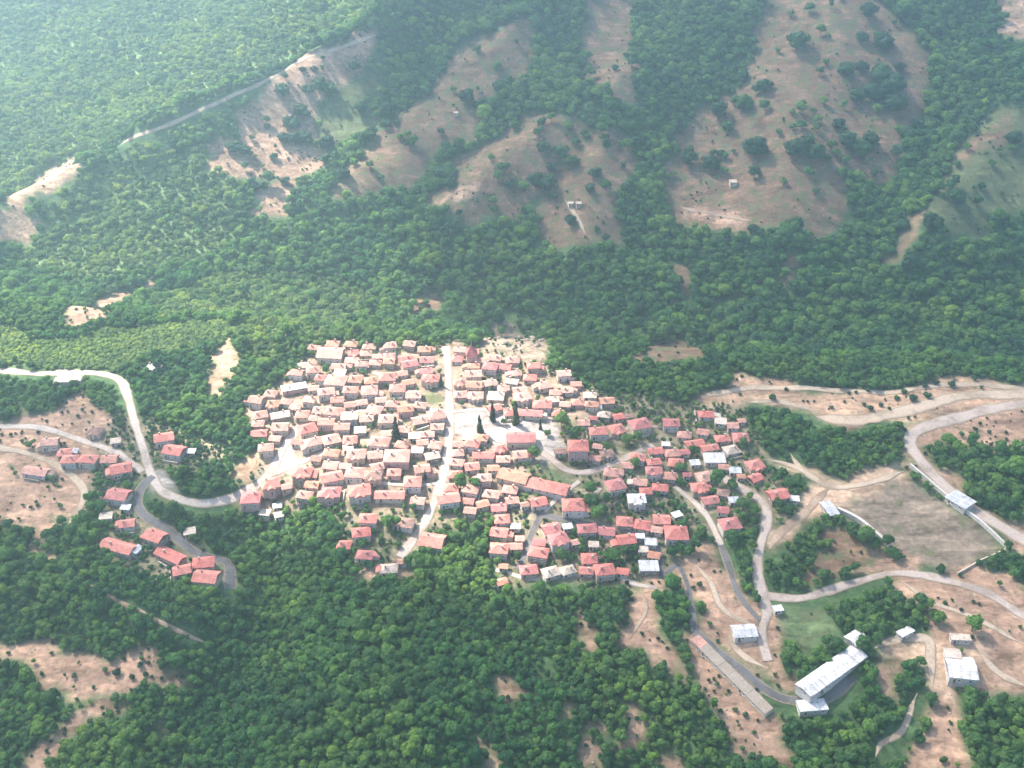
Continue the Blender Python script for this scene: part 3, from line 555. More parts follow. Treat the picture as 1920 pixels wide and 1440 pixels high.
def bsdf(nt, out, col, rough=0.85, spec=0.2, bump=None, bstr=0.5, bdist=0.3, metal=0.0):
    b = N(nt, 'ShaderNodeBsdfPrincipled', Roughness=rough, Metallic=metal)
    b.inputs['Specular IOR Level'].default_value = spec
    if isinstance(col, tuple): b.inputs['Base Color'].default_value = (*col, 1)
    else: nt.links.new(col, b.inputs['Base Color'])
    if bump is not None:
        bn = N(nt, 'ShaderNodeBump', Strength=bstr, Distance=bdist)
        nt.links.new(bump, bn.inputs['Height']); nt.links.new(bn.outputs[0], b.inputs['Normal'])
    nt.links.new(b.outputs[0], out.inputs['Surface']); return b
def g3(v): return (v, v, v)

def ground_mat(nt, out):
    geo = nt.nodes.new('ShaderNodeNewGeometry'); p = geo.outputs['Position']
    at = nt.nodes.new('ShaderNodeAttribute'); at.attribute_name = 'cover'
    n1 = noise(nt, p, 0.05, 5, 0.6); n2 = noise(nt, p, 0.35, 4, 0.6); n3 = noise(nt, p, 0.012, 3)
    c = mix(nt, at.outputs['Color'], ramp(nt, n1, [(0.3, g3(0.62)), (0.7, g3(1.35))]), 0.85, 'MULTIPLY')
    c = mix(nt, c, ramp(nt, n2, [(0.3, g3(0.6)), (0.72, g3(1.35))]), 0.8, 'MULTIPLY')
    # pale scraped patches and dark damp streaks with shapes of their own
    mp = N(nt, 'ShaderNodeMapping'); mp.inputs['Scale'].default_value = (0.05, 0.16, 0.1); mp.inputs['Rotation'].default_value = (0, 0, 0.6); nt.links.new(p, mp.inputs['Vector'])
    n5 = noise(nt, mp.outputs[0], 1.0, 5, 0.62)
    c = mix(nt, c, mix(nt, c, (1.45, 1.42, 1.38), 1.0, 'MULTIPLY'), ramp(nt, n5, [(0.53, g3(0)), (0.62, g3(1))]))
    c = mix(nt, c, mix(nt, c, (0.62, 0.60, 0.58), 1.0, 'MULTIPLY'), ramp(nt, n5, [(0.36, g3(1)), (0.45, g3(0))]))
    # tufts of weeds on the open ground, thinner on bare soil
    at2 = nt.nodes.new('ShaderNodeAttribute'); at2.attribute_name = 'weeds'
    n4 = noise(nt, p, 0.11, 6, 0.68)
    mth = N(nt, 'ShaderNodeMath', _operation='ADD'); nt.links.new(n4, mth.inputs[0]); nt.links.new(at2.outputs['Fac'], mth.inputs[1])
    w = ramp(nt, mth.outputs[0], [(0.52, g3(0)), (0.62, g3(1))])
    green = mix(nt, (0.085, 0.10, 0.045), (0.13, 0.125, 0.06), noise(nt, p, 0.7, 2))
    c = mix(nt, c, green, w)
    bsdf(nt, out, c, 0.95, 0.1, n2, 0.6, 0.8)
M = {}
M['ground'] = mat('ground', ground_mat)

def road_mat(base, var, rough=0.9):
    def f(nt, out):
        geo = nt.nodes.new('ShaderNodeNewGeometry'); p = geo.outputs['Position']
        n1 = noise(nt, p, 0.12, 4); n2 = noise(nt, p, 0.9, 3)
        c = mix(nt, base, var, n1)
        c = mix(nt, c, ramp(nt, n2, [(0.3, g3(0.75)), (0.7, g3(1.2))]), 0.8, 'MULTIPLY')
        at = nt.nodes.new('ShaderNodeAttribute'); at.attribute_name = 'edge'
        m = N(nt, 'ShaderNodeMath', _operation='MULTIPLY'); nt.links.new(at.outputs['Fac'], m.inputs[0]); nt.links.new(n2, m.inputs[1])
        e = ramp(nt, m.outputs[0], [(0.16, g3(0)), (0.42, g3(1))])
        n9 = noise(nt, p, 0.06, 5, 0.65)
        c = mix(nt, c, mix(nt, c, (0.68, 0.66, 0.64), 1.0, 'MULTIPLY'), ramp(nt, n9, [(0.40, g3(1)), (0.52, g3(0))]))
        c = mix(nt, c, (0.24, 0.18, 0.12), e)
        bsdf(nt, out, c, rough, 0.2)
    return f
M['pale'] = mat('worn concrete paving', road_mat((0.50, 0.42, 0.355), (0.42, 0.345, 0.29)))
M['gravel'] = mat('grey gravel', road_mat((0.46, 0.37, 0.31), (0.37, 0.295, 0.245)))
M['asphalt'] = mat('asphalt', road_mat((0.11, 0.105, 0.11), (0.17, 0.155, 0.15)))
M['dirt'] = mat('packed dirt', road_mat((0.34, 0.235, 0.16), (0.40, 0.29, 0.21)))
M['dirtpale'] = mat('pale dusty dirt', road_mat((0.46, 0.36, 0.27), (0.40, 0.30, 0.21)))

def roof_mat(c1, c2, sheets=False):
    def f(nt, out):
        tc = nt.nodes.new('ShaderNodeTexCoord'); p = tc.outputs['Object']
        oi = nt.nodes.new('ShaderNodeObjectInfo')
        geo = nt.nodes.new('ShaderNodeNewGeometry'); gp = geo.outputs['Position']
        c = mix(nt, c1, c2, oi.outputs['Random'])
        n1 = noise(nt, gp, 0.35, 4, 0.65); n2 = noise(nt, gp, 1.6, 3, 0.7)
        c = mix(nt, c, ramp(nt, n1, [(0.3, (0.62, 0.60, 0.60)), (0.7, (1.3, 1.25, 1.2))]), 0.8, 'MULTIPLY')
        c = mix(nt, c, ramp(nt, n2, [(0.32, (0.5, 0.47, 0.45)), (0.68, (1.35, 1.33, 1.3))]), 0.85, 'MULTIPLY')
        if sheets:                                 # sheets of different age side by side
            mp = N(nt, 'ShaderNodeMapping'); mp.inputs['Scale'].default_value = (0.8, 0.03, 0.03); nt.links.new(p, mp.inputs['Vector'])
            c = mix(nt, c, ramp(nt, noise(nt, mp.outputs[0], 1.0, 2), [(0.38, (0.62, 0.60, 0.58)), (0.46, (0.95, 0.95, 0.95)), (0.60, (1.05, 1.05, 1.05))]), 0.8, 'MULTIPLY')
        wv = N(nt, 'ShaderNodeTexWave', Scale=2.2, Distortion=0.6); wv.bands_direction = 'Z'
        nt.links.new(p, wv.inputs['Vector'])
        bsdf(nt, out, c, 0.8, 0.2, wv.outputs['Fac'], 0.35, 0.06)
    return f
ROOF = {
 'p': ('faded pink tile', (0.45, 0.225, 0.18), (0.51, 0.30, 0.245)),
 'r': ('orange-red tile', (0.50, 0.165, 0.14), (0.52, 0.215, 0.175)),
 'b': ('brick-red tile', (0.41, 0.145, 0.14), (0.46, 0.19, 0.175)),
 'o': ('pale orange tile', (0.47, 0.22, 0.15), (0.46, 0.25, 0.18)),
 'n': ('brown tile', (0.27, 0.17, 0.14), (0.33, 0.20, 0.16)),
 'c': ('pale cream', (0.46, 0.38, 0.31), (0.52, 0.44, 0.37)),
 'w': ('white metal', (0.66, 0.65, 0.63), (0.58, 0.58, 0.59)),
 'g': ('grey metal', (0.42, 0.44, 0.47), (0.50, 0.51, 0.53)),
}
for k, (nm, c1, c2) in ROOF.items(): M['roof_'+k] = mat(nm, roof_mat(c1, c2, k in 'wg'))
def wall_mat(c1, c2):
    def f(nt, out):
        oi = nt.nodes.new('ShaderNodeObjectInfo'); geo = nt.nodes.new('ShaderNodeNewGeometry'); gp = geo.outputs['Position']
        c = mix(nt, c1, c2, oi.outputs['Random'])
        c = mix(nt, c, ramp(nt, noise(nt, gp, 0.8, 4, 0.65), [(0.3, g3(0.72)), (0.65, g3(1.1))]), 0.8, 'MULTIPLY')
        bsdf(nt, out, c, 0.9, 0.15)
    return f
M['wall_white'] = mat('white render', wall_mat((0.58, 0.52, 0.46), (0.50, 0.44, 0.38)))
M['wall_cream'] = mat('cream render', wall_mat((0.56, 0.47, 0.36), (0.52, 0.40, 0.31)))
M['wall_stone'] = mat('rubble stone', wall_mat((0.36, 0.29, 0.23), (0.29, 0.23, 0.18)))
M['wall_pink'] = mat('pink render', wall_mat((0.58, 0.36, 0.31), (0.50, 0.30, 0.26)))
M['chimney'] = mat('chimney brick', wall_mat((0.40, 0.24, 0.19), (0.55, 0.47, 0.40)))
M['door'] = mat('dark wood', lambda nt, out: bsdf(nt, out, (0.10, 0.055, 0.03), 0.6, 0.3))
M['frame'] = mat('white window frame', lambda nt, out: bsdf(nt, out, (0.7, 0.68, 0.64), 0.5, 0.4))
M['glass'] = mat('dark window glass', lambda nt, out: bsdf(nt, out, (0.02, 0.025, 0.03), 0.08, 0.6))
M['bark'] = mat('bark', lambda nt, out: bsdf(nt, out, (0.11, 0.075, 0.05), 0.95, 0.1))

def leaf_mat(dark, light, amt=0.42):
    def f(nt, out):
        oi = nt.nodes.new('ShaderNodeObjectInfo')
        n1 = noise(nt, oi.outputs['Location'], 0.016, 4, 0.6)
        n2 = noise(nt, oi.outputs['Location'], 0.045, 2)
        c = mix(nt, dark, light, ramp(nt, n1, [(0.35, g3(0)), (0.65, g3(1))]))
        c = mix(nt, c, ramp(nt, n2, [(0.32, (0.6, 0.68, 0.75)), (0.68, (1.4, 1.28, 0.95))]), 0.85, 'MULTIPLY')
        c = mix(nt, c, ramp(nt, oi.outputs['Random'], [(0.0, (0.5, 0.58, 0.62)), (0.5, (1, 1, 1)), (0.92, (1.45, 1.3, 0.95)), (1.0, (1.75, 1.4, 0.9))]), 0.9, 'MULTIPLY')
        geo = nt.nodes.new('ShaderNodeNewGeometry')
        c = mix(nt, c, ramp(nt, noise(nt, geo.outputs['Position'], 0.9, 2), [(0.3, g3(0.75)), (0.7, g3(1.25))]), 0.8, 'MULTIPLY')
        b = N(nt, 'ShaderNodeBsdfPrincipled', Roughness=0.7); b.inputs['Specular IOR Level'].default_value = 0.2
        nt.links.new(c, b.inputs['Base Color'])
        t = nt.nodes.new('ShaderNodeBsdfTranslucent'); nt.links.new(mix(nt, c, (1.2, 1.35, 0.6), 1.0, 'MULTIPLY'), t.inputs[0])
        ms = N(nt, 'ShaderNodeMixShader'); ms.inputs[0].default_value = amt
        nt.links.new(b.outputs[0], ms.inputs[1]); nt.links.new(t.outputs[0], ms.inputs[2]); nt.links.new(ms.outputs[0], out.inputs['Surface'])
    return f
M['leaf'] = mat('broadleaf foliage', leaf_mat((0.050, 0.142, 0.052), (0.115, 0.208, 0.060)))
M['leaf_sunpaint'] = mat('light green young foliage', leaf_mat((0.115, 0.190, 0.085), (0.165, 0.235, 0.095), 0.5))  # woodland leaf made paler: sunshine on the left slopes painted into its colour
M['leaf_deep'] = mat('deep green foliage', leaf_mat((0.022, 0.070, 0.034), (0.034, 0.088, 0.036), 0.3))
M['leaf_dark'] = mat('dark conifer foliage', leaf_mat((0.022, 0.045, 0.022), (0.035, 0.06, 0.026), 0.15))
M['leaf_bright'] = mat('bright green scrub foliage', leaf_mat((0.15, 0.23, 0.08), (0.18, 0.25, 0.09)))

# ---------------------------------------------------------------- helpers
def link(o, parent=None):
    COL.objects.link(o)
    if parent is not None: o.parent = parent
    return o
def tag(o, label=None, cat=None, group=None, kind=None):
    if label: o['label'] = label
    if cat: o['category'] = cat
    if group: o['group'] = group
    if kind: o['kind'] = kind
    return o
def mesh(name, verts, faces, mats, fm=None, smooth=False):
    me = bpy.data.meshes.new(name); me.from_pydata([tuple(v) for v in verts], [], faces)
    for m in (mats if isinstance(mats, (list, tuple)) else [mats]): me.materials.append(M[m] if isinstance(m, str) else m)
    if fm is not None: me.polygons.foreach_set('material_index', fm)
    if smooth: me.polygons.foreach_set('use_smooth', [True]*len(me.polygons))
    me.update(); return me
def thing(name, loc, rz=0.0):
    o = bpy.data.objects.new(name, None); o.empty_display_size = 1.0
    o.location = loc; o.rotation_euler = (0, 0, rz); return link(o)
def part(name, me, parent, loc=(0, 0, 0), rz=0.0):
    o = bpy.data.objects.new(name, me); o.location = loc; o.rotation_euler = (0, 0, rz); return link(o, parent)
class MB:
    def __init__(s): s.v = []; s.f = []; s.m = []
    def add(s, vs, fs, m=0):
        b = len(s.v); s.v += [tuple(x) for x in vs]; s.f += [tuple(b+i for i in f) for f in fs]; s.m += [m]*len(fs)
    def box(s, x0, x1, y0, y1, z0, z1, m=0):
        s.add([(x0,y0,z0),(x1,y0,z0),(x1,y1,z0),(x0,y1,z0),(x0,y0,z1),(x1,y0,z1),(x1,y1,z1),(x0,y1,z1)],
              [(3,2,1,0),(4,5,6,7),(0,1,5,4),(1,2,6,5),(2,3,7,6),(3,0,4,7)], m)
    def tube(s, p, q, r0, r1, n=6, m=0):
        p = np.array(p, float); q = np.array(q, float); d = q-p; d /= np.linalg.norm(d)+1e-9
        a = np.cross(d, (0,0,1) if abs(d[2]) < .9 else (1,0,0)); a /= np.linalg.norm(a); b = np.cross(d, a)
        vs = [p+r0*(math.cos(t)*a+math.sin(t)*b) for t in np.arange(n)*2*math.pi/n]+[q+r1*(math.cos(t)*a+math.sin(t)*b) for t in np.arange(n)*2*math.pi/n]
        s.add(vs, [(i,(i+1)%n,n+(i+1)%n,n+i) for i in range(n)]+[tuple(range(n,2*n))], m)
    def mesh(s, name, mats, smooth=False): return mesh(name, s.v, s.f, mats, s.m, smooth)
def inside(px, py, poly):
    c = np.zeros(px.shape, bool); n = len(poly)
    for i in range(n):
        x1, y1 = poly[i]; x2, y2 = poly[i-1]
        k = (y1 > py) != (y2 > py)
        c ^= k & (px < (x2-x1)*(py-y1)/((y2-y1) if y2 != y1 else 1e-9)+x1)
    return c
def spline(pts, step=2.0):
    P = np.array(pts, float); P = np.vstack([2*P[0]-P[1], P, 2*P[-1]-P[-2]]); out = []
    for i in range(1, len(P)-2):
        n = max(2, int(np.hypot(*(P[i+1]-P[i]))/step))
        for t in np.arange(n)/n:
            out.append(0.5*((2*P[i])+(-P[i-1]+P[i+1])*t+(2*P[i-1]-5*P[i]+4*P[i+1]-P[i+2])*t*t+(-P[i-1]+3*P[i]-3*P[i+1]+P[i+2])*t**3))
    out.append(P[-2]); return np.array(out)

# ---------------------------------------------------------------- ground
def axis(lo, fine0, fine1, hi, step, grow=1.25, big=70):
    a = list(np.arange(fine0, fine1+.1, step))
    s = step; x = fine0; pre = []
    while x > lo: s = min(s*grow, big); x -= s; pre.append(x)
    s = step; x = a[-1]; post = []
    while x < hi: s = min(s*grow, big); x += s; post.append(x)
    return np.array(pre[::-1]+a+post)
STEP = 2.75
GX = axis(-1300, -590, 570, 1300, STEP); GY = axis(-150, 250, 1280, 2300, STEP)
XX, YY = np.meshgrid(GX, GY)
ZZ = terrain_h(XX, YY)
def gz(x, y):                                    # height of the built ground mesh
    x = np.asarray(x, float); y = np.asarray(y, float)
    i = np.clip(np.searchsorted(GX, x)-1, 0, len(GX)-2); j = np.clip(np.searchsorted(GY, y)-1, 0, len(GY)-2)
    u = (x-GX[i])/(GX[i+1]-GX[i]); v = (y-GY[j])/(GY[j+1]-GY[j])
    return (ZZ[j,i]*(1-u)+ZZ[j,i+1]*u)*(1-v)+(ZZ[j+1,i]*(1-u)+ZZ[j+1,i+1]*u)*v
COVER = {'forest': ((0.062,0.105,0.042), -0.1), 'sunpaint': ((0.125,0.175,0.07), -0.1), 'soil': ((0.315,0.198,0.134), -0.07), 'soilp': ((0.37,0.24,0.158), -0.08), 'dry': ((0.175,0.108,0.070), 0.03),  # second entry is forest floor lightened to paint in sunlight
         'grass': ((0.105,0.12,0.055), 0.03), 'meadow': ((0.14,0.19,0.06), 0.0), 'rock': ((0.25,0.185,0.135), -0.02), 'pitch': ((0.19,0.145,0.105), -0.05),
         'dirtp': ((0.41,0.28,0.19), -0.12), 'lawn': ((0.10,0.135,0.06), 0.0), 'plaza': ((0.36,0.31,0.275), -0.3),
         'old': ((0.27,0.19,0.135), -0.03), 'new': ((0.22,0.18,0.115), 0.03)}
def cover_at(x, y, jit=1.0):
    """name of what covers the ground at each point, patch borders ragged"""
    jx = x + jit*(7*fbm(x/18.0, y/18.0, 21, 4)); jy = y + jit*(7*fbm(x/18.0, y/18.0, 33, 4))
    c = np.full(x.shape, 'forest', dtype='U8')
    c[inside(jx, jy, VILLAGE)] = 'new'; c[inside(jx, jy, HAMLET)] = 'new'; c[inside(jx, jy, OLD_QUARTER)] = 'old'
    for k, poly in CLEARINGS:
        f = 0.08 if k in ('plaza', 'pitch', 'lawn') else 1.0
        m = inside(x+(jx-x)*f, y+(jy-y)*f, poly); c[m] = k
    return c
CV = cover_at(XX.ravel(), YY.ravel())
_e = 12*fbm(XX.ravel()/40.0, YY.ravel()/40.0, 95, 3); _x, _y = XX.ravel(), YY.ravel()
CV[(CV == 'forest') & (inside(_x+_e, _y+_e, SUNPAINT_WOOD[0]) | inside(_x+_e, _y+_e, SUNPAINT_WOOD[1]) | (((_x+475)*-.576+(_y-849)*.817 > 45+_e) & (_y > 860)))] = 'sunpaint'
colr = np.ones((XX.size, 4), np.float32); weed = np.zeros(XX.size, np.float32)
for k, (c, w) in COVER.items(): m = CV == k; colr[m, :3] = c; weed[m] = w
def blur(a):
    a = a.reshape(len(GY), len(GX), -1); p = np.pad(a, ((1,1),(1,1),(0,0)), mode='edge')
    return ((p[:-2,1:-1]+p[2:,1:-1]+p[1:-1,:-2]+p[1:-1,2:]+2*p[1:-1,1:-1])/6).reshape(len(GY)*len(GX), -1)
colr = blur(colr); weed = blur(weed)[:, 0]
ny, nx = XX.shape
idx = np.arange(ny*nx).reshape(ny, nx)
quads = np.stack([idx[:-1,:-1], idx[:-1,1:], idx[1:,1:], idx[1:,:-1]], -1).reshape(-1, 4)
me = bpy.data.meshes.new('ground')
me.vertices.add(ny*nx); me.vertices.foreach_set('co', np.stack([XX, YY, ZZ], -1).astype(np.float32).ravel())
me.loops.add(quads.size); me.loops.foreach_set('vertex_index', quads.astype(np.int32).ravel())
me.polygons.add(len(quads)); me.polygons.foreach_set('loop_start', np.arange(0, quads.size, 4, dtype=np.int32)); me.polygons.foreach_set('loop_total', np.full(len(quads), 4, np.int32))
me.polygons.foreach_set('use_smooth', np.ones(len(quads), bool))
me.update(calc_edges=True)
at = me.attributes.new('cover', 'FLOAT_COLOR', 'POINT'); at.data.foreach_set('color', colr.astype(np.float32).ravel())
at = me.attributes.new('weeds', 'FLOAT', 'POINT'); at.data.foreach_set('value', weed.astype(np.float32))
me.materials.append(M['ground'])
tag(link(bpy.data.objects.new('terrain', me)), kind='structure')

# ---------------------------------------------------------------- roads and tracks, laid on the ground
ROAD_LINES = []
def ribbon(name, pts, width, m, lift):
    P = spline(pts, 2.0); T = np.gradient(P, axis=0); T /= np.linalg.norm(T, axis=1)[:, None]+1e-9
    Nn = np.stack([-T[:,1], T[:,0]], 1); K = 6; vs = []; ed = []
    wob = 1+0.22*fbm(np.arange(len(P))/5.0, np.full(len(P), float(len(pts)*3.7)+pts[0][0]), 5, 3)
    dist = np.minimum(np.arange(len(P)), np.arange(len(P))[::-1])*2.0
    if m.startswith('dirt'): wob = wob*np.clip(dist/9.0, .12, 1)
    for k in range(K+1):
        o = (k/K-0.5)*width; q = P+Nn*(o*wob)[:, None]
        vs.append(np.stack([q[:,0], q[:,1], gz(q[:,0], q[:,1])+lift-(0.16 if k in (0, K) else 0.0)], 1)); ed.append(np.full(len(P), 1.0 if k in (0, K) else (0.35 if k in (1, K-1) else 0.0)))
    V = np.stack(vs, 1).reshape(-1, 3); E = np.stack(ed, 1).ravel(); n = len(P)
    F = [(i*(K+1)+k, i*(K+1)+k+1, (i+1)*(K+1)+k+1, (i+1)*(K+1)+k) for i in range(n-1) for k in range(K)]
    F = [f[::-1] for f in F]
    me = mesh(name, V, F, m, smooth=True)
    a = me.attributes.new('edge', 'FLOAT', 'POINT'); a.data.foreach_set('value', E.astype(np.float32))
    ROAD_LINES.append((P, width if name != 'forest_track' else 0.4)); return tag(link(bpy.data.objects.new(name, me)), kind='structure')
for i, (n, m, w, pts) in enumerate(ROADS): ribbon(n, pts, w, m, 0.22+0.012*(i % 9))

# ---------------------------------------------------------------- houses
def roof_shape(b, w, d, h, rise, typ, ov=0.55, th=0.22):
    x, y = w/2+ov, d/2+ov
    drop = rise*ov/(min(w, d)/2)
    z0 = h-drop
    if typ == 'flat':
        b.box(-x+.2, x-.2, -y+.2, y-.2, h+.002, h+0.3); return
    if typ == 'shed':
        vs = [(-x,-y,h+.05),(x,-y,h+.05),(x,y,h+rise*.55),(-x,y,h+rise*.55)]
        b.add(vs+[(a,c,z+.18) for a,c,z in vs], [(3,2,1,0),(4,5,6,7),(0,1,5,4),(1,2,6,5),(2,3,7,6),(3,0,4,7)]); return
    if typ == 'gable': r = x
    else: r = max(x-y, 0.25*x)
    ridge = h+rise
    e = [(-x,-y,z0),(x,-y,z0),(x,y,z0),(-x,y,z0)]; t = [(a,c,z+th) for a,c,z in e]
    R = [(-r,0,ridge+th),(r,0,ridge+th)]; Ru = [(-r,0,ridge),(r,0,ridge)]
    b.add(e+t+R+Ru, [(4,5,9,8),(6,7,8,9),(5,6,9),(7,4,8),(1,0,10,11),(3,2,11,10),(2,1,11),(0,3,10),(0,1,5,4),(1,2,6,5),(2,3,7,6),(3,0,4,7)])
MC = {}
def cached(key, fn):
    if key not in MC: MC[key] = fn()
    return MC[key]
def window_mesh():
    b = MB(); b.box(-.6,.6,-.06,.05,0,1.35,0); b.box(-.48,.48,-.075,-.03,.12,1.23,1); b.box(-.04,.04,-.09,-.03,.12,1.23,0); b.box(-.72,.72,-.2,.04,-.1,0,0)
    return b.mesh('window', ['frame', 'glass'])
def door_mesh():
    b = MB(); b.box(-.6,.6,-.06,.05,0,2.15,0); b.box(-.5,.5,-.1,-.02,.05,2.05,1); b.box(-.8,.8,-.9,.0,-.6,.02,2)
    return b.mesh('door', ['frame', 'door', 'wall_stone'])
def wall_mesh(w, d, h, rise, typ, wm):
    b = MB(); b.box(-w/2, w/2, -d/2, d/2, -3.0, h)
    if typ == 'gable':
        for s in (-1, 1): b.add([(s*w/2,-d/2,h),(s*w/2,d/2,h),(s*w/2,0,h+rise)], [(0,1,2) if s > 0 else (2,1,0)])
    if typ == 'shed': b.add([(-w/2,-d/2,h),(w/2,-d/2,h),(w/2,d/2,h),(-w/2,d/2,h),(w/2,d/2,h+rise*.5),(-w/2,d/2,h+rise*.5)], [(2,3,5,4),(1,2,4),(3,0,5)])
    if typ == 'cross':
        b.box(-w*.2, w*.2, -d/2-1.6, -d/2+.1, -3.0, h-.02)
    return b.mesh('wall', wm)
def roof_mesh(w, d, h, rise, typ, rm):
    b = MB(); roof_shape(b, w, d, h, rise, 'hip' if typ == 'cross' else typ)
    if typ == 'cross':
        ww = w*.2; y0 = -d/2-2.0; rr = rise*.62; z = h-.15
        b.add([(-ww-.4,y0,z),(0,y0,z+rr),(ww+.4,y0,z),(-ww-.4,-d*.18,z),(0,-d*.18,z+rr),(ww+.4,-d*.18,z)], [(0,1,4,3),(1,2,5,4),(0,2,1)])
    return b.mesh('roof', rm)
def chimney_mesh():
    b = MB(); b.box(-.4,.4,-.35,.35,0,1.9,0); b.box(-.5,.5,-.45,.45,1.65,1.95,0)
    return b.mesh('chimney', ['chimney'])
def wing_mesh(w, d, h, m):
    b = MB(); b.box(-w/2+.01, w/2, -d/2, d/2, -2.6, h); return b.mesh('wing', m)
def wing_roof_mesh(w, d, h, m):
    b = MB(); x0, x1, y = -w/2+.02, w/2+.35, d/2+.3
    vs = [(x0,-y,h+.95),(x1,-y,h-.02),(x1,y,h-.02),(x0,y,h+.95)]
    b.add(vs+[(p,q,z+.16) for p,q,z in vs], [(3,2,1,0),(4,5,6,7),(0,1,5,4),(1,2,6,5),(2,3,7,6),(3,0,4,7)]); return b.mesh('wing_roof', m)
def near_house(px, py, ox, oy):
    for h in HOUSES:
        dx, dy = px-h[0], py-h[1]
        if dx*dx+dy*dy > 500 or (h[0] == ox and h[1] == oy): continue
        a = math.radians(h[2]); u = dx*math.cos(a)+dy*math.sin(a); v = -dx*math.sin(a)+dy*math.cos(a)
        if abs(u) < h[3]/2+.8 and abs(v) < h[4]/2+.8: return True
    return any(seg_dist(np.array(px), np.array(py), r[3]).item() < r[2]/2+.5 for r in ROADS)
FOOT = []                                         # footprints, kept clear of trees
def footprint(x, y, r, w, d): FOOT.append((x, y, r, w, d))
WALLN = {'wall_white': 'white', 'wall_cream': 'cream', 'wall_stone': 'stone', 'wall_pink': 'pink'}
QUARTER = {'o': 'in crowded old quarter', 's': 'near school yard', 'e': 'on crest above school', 'm': 'on leafy slope past school',
           'l': 'in lanes below long block', 'r': 'near sports field street', 'h': 'by winding road junction', 'b': 'below asphalt bend',
           'w': 'at foot of main street'}
def house(x, y, turn, w, d, st, typ, rc, q, name=None, label=None, cat='house', wm=None, chim=True, pitch=None, hh=None, group=True):
    r = math.radians(turn)
    h = hh or {1: 2.5, 2: 4.0, 3: 7.0}[st]
    rise = min(w, d)/2*(pitch or (0.46 if typ in ('hip', 'cross') else 0.42))
    if rc in 'wg' and pitch is None: rise *= 0.6
    big = w*d > 120
    if wm is None: wm = random.choices(['wall_white', 'wall_cream', 'wall_stone', 'wall_pink'], (5, 3, 1.5, 1))[0]
    c, s = math.cos(r), math.sin(r)
    zs = [float(gz(x+c*a*w/2-s*b*d/2, y+s*a*w/2+c*b*d/2)) for a in (-1,1) for b in (-1,1)]
    z0 = sum(zs)/4*0.5+max(zs)*0.5
    small = w < 6.5
    nm = name or ('shed' if small else 'house')
    root = thing(nm, (x, y, z0), r)
    kw = (w, d, h, round(rise, 2), typ)
    part('wall', cached(('wall', wm)+kw, lambda: wall_mesh(*kw, wm)), root)
    rf = part('roof', cached(('roof', rc)+kw, lambda: roof_mesh(*kw, 'roof_'+rc)), root)
    if chim and not small and typ in ('hip', 'gable', 'cross'):
        cx = random.choice((-1, 1))*w*0.2; cy = random.choice((-1, 1))*d*0.14
        part('chimney', cached('chimney', chimney_mesh), rf, (cx, cy, h+rise*0.62))
    if not small and st <= 2 and name is None and random.random() < .55:          # a low wing against one side
        sd = random.choice((-1, 1)); aw = round(random.uniform(2.2, 3.8), 1); ad = round(d*random.uniform(.45, .8), 1); ah = 2.1
        ax, ay = sd*(w/2+aw/2), random.uniform(-.2, .2)*d
        if not any(near_house(x+c*(ax+q*aw*.6)-s*(ay+p*ad*.5), y+s*(ax+q*aw*.6)+c*(ay+p*ad*.5), x, y) for q in (-1, 0, 1) for p in (-1, 0, 1)):
            an = part('wing', cached(('wing', aw, ad, wm), lambda: wing_mesh(aw, ad, ah, wm)), root, (ax, ay, 0), 0 if sd > 0 else math.pi)
            arc = rc if random.random() < .6 else random.choice('pbrncg')
            part('wing_roof', cached(('wroof', aw, ad, arc), lambda: wing_roof_mesh(aw, ad, ah, 'roof_'+arc)), an)
    wmsh = cached('window', window_mesh)
    yf = -d/2-(1.6 if typ == 'cross' else 0)
    part('door', cached('door', door_mesh), root, ((-w*.3 if typ != 'cross' else 0), yf, 0.0))
    nf = 1 if small else max(2, min(8, int(w/4.2)))
    for k in range(st if not small else 1):
        zz = 0.7+k*1.9
        for i in range(nf):
            fx = (i+0.75)/(nf+0.5)*w-w/2+w*.06
            if typ == 'cross' and abs(fx) < w*.2+.7: continue
            if k == 0 and abs(fx+w*.3) < 1.4: continue
            part('window', wmsh, root, (fx, -d/2, zz))
        if k == st-1:
            part('window', wmsh, root, (w/2, -d*.1, zz), math.pi/2); part('window', wmsh, root, (-w/2, -d*.1, zz), -math.pi/2)
    if label is None:
        form = {'hip': 'hipped', 'cross': 'winged', 'gable': 'gabled', 'flat': 'flat', 'shed': 'lean-to'}[typ]
        size = 'small' if small else ('long' if w/d > 2 else ('large' if big else ('low' if st == 1 else 'two-storey')))
        label = f"{size} {WALLN[wm]} {'shed' if small else 'house'} with {form} {ROOF[rc][0]} roof {QUARTER[q]}"
        tag(root, label, 'shed' if small else 'house', label[:1].lower()+label[1:] if group else None)
    else: tag(root, label, cat)
    footprint(x, y, turn, w, d+(3 if typ == 'cross' else 0)); return root
SPECIAL = {
 'school': ('school_building', 'long brick-red roofed building inside the pale school yard', 'school', 'wall_cream'),
 'longl': ('terrace_block', 'long single-storey block with pale orange tile roof, uphill half of the pair', 'building', 'wall_cream'),
 'longr': ('terrace_block', 'long single-storey block with orange-red tile roof, downhill half of the pair', 'building', 'wall_white'),
 'tall': ('house', 'tall three-storey house with bright orange-red roof beside the school road', 'house', 'wall_pink'),
 'shed': ('workshop', 'blue-grey metal roofed workshop beside the street bend below the village', 'workshop', 'wall_white'),
 'vert': ('clubhouse', 'narrow grey metal roofed building at the dirt track beside the sports field', 'building', 'wall_white'),
}
for (x, y, turn, w, d, st, typ, rc, q) in HOUSES:
    q, _, sp = q.partition('*')
    if sp in SPECIAL:
        nm, lb, ct, wm = SPECIAL[sp]; house(x, y, turn, w, d, st, typ, rc, q, nm, lb, ct, wm, chim=sp != 'shed')
    else: house(x, y, turn, w, d, st, typ, rc, q)

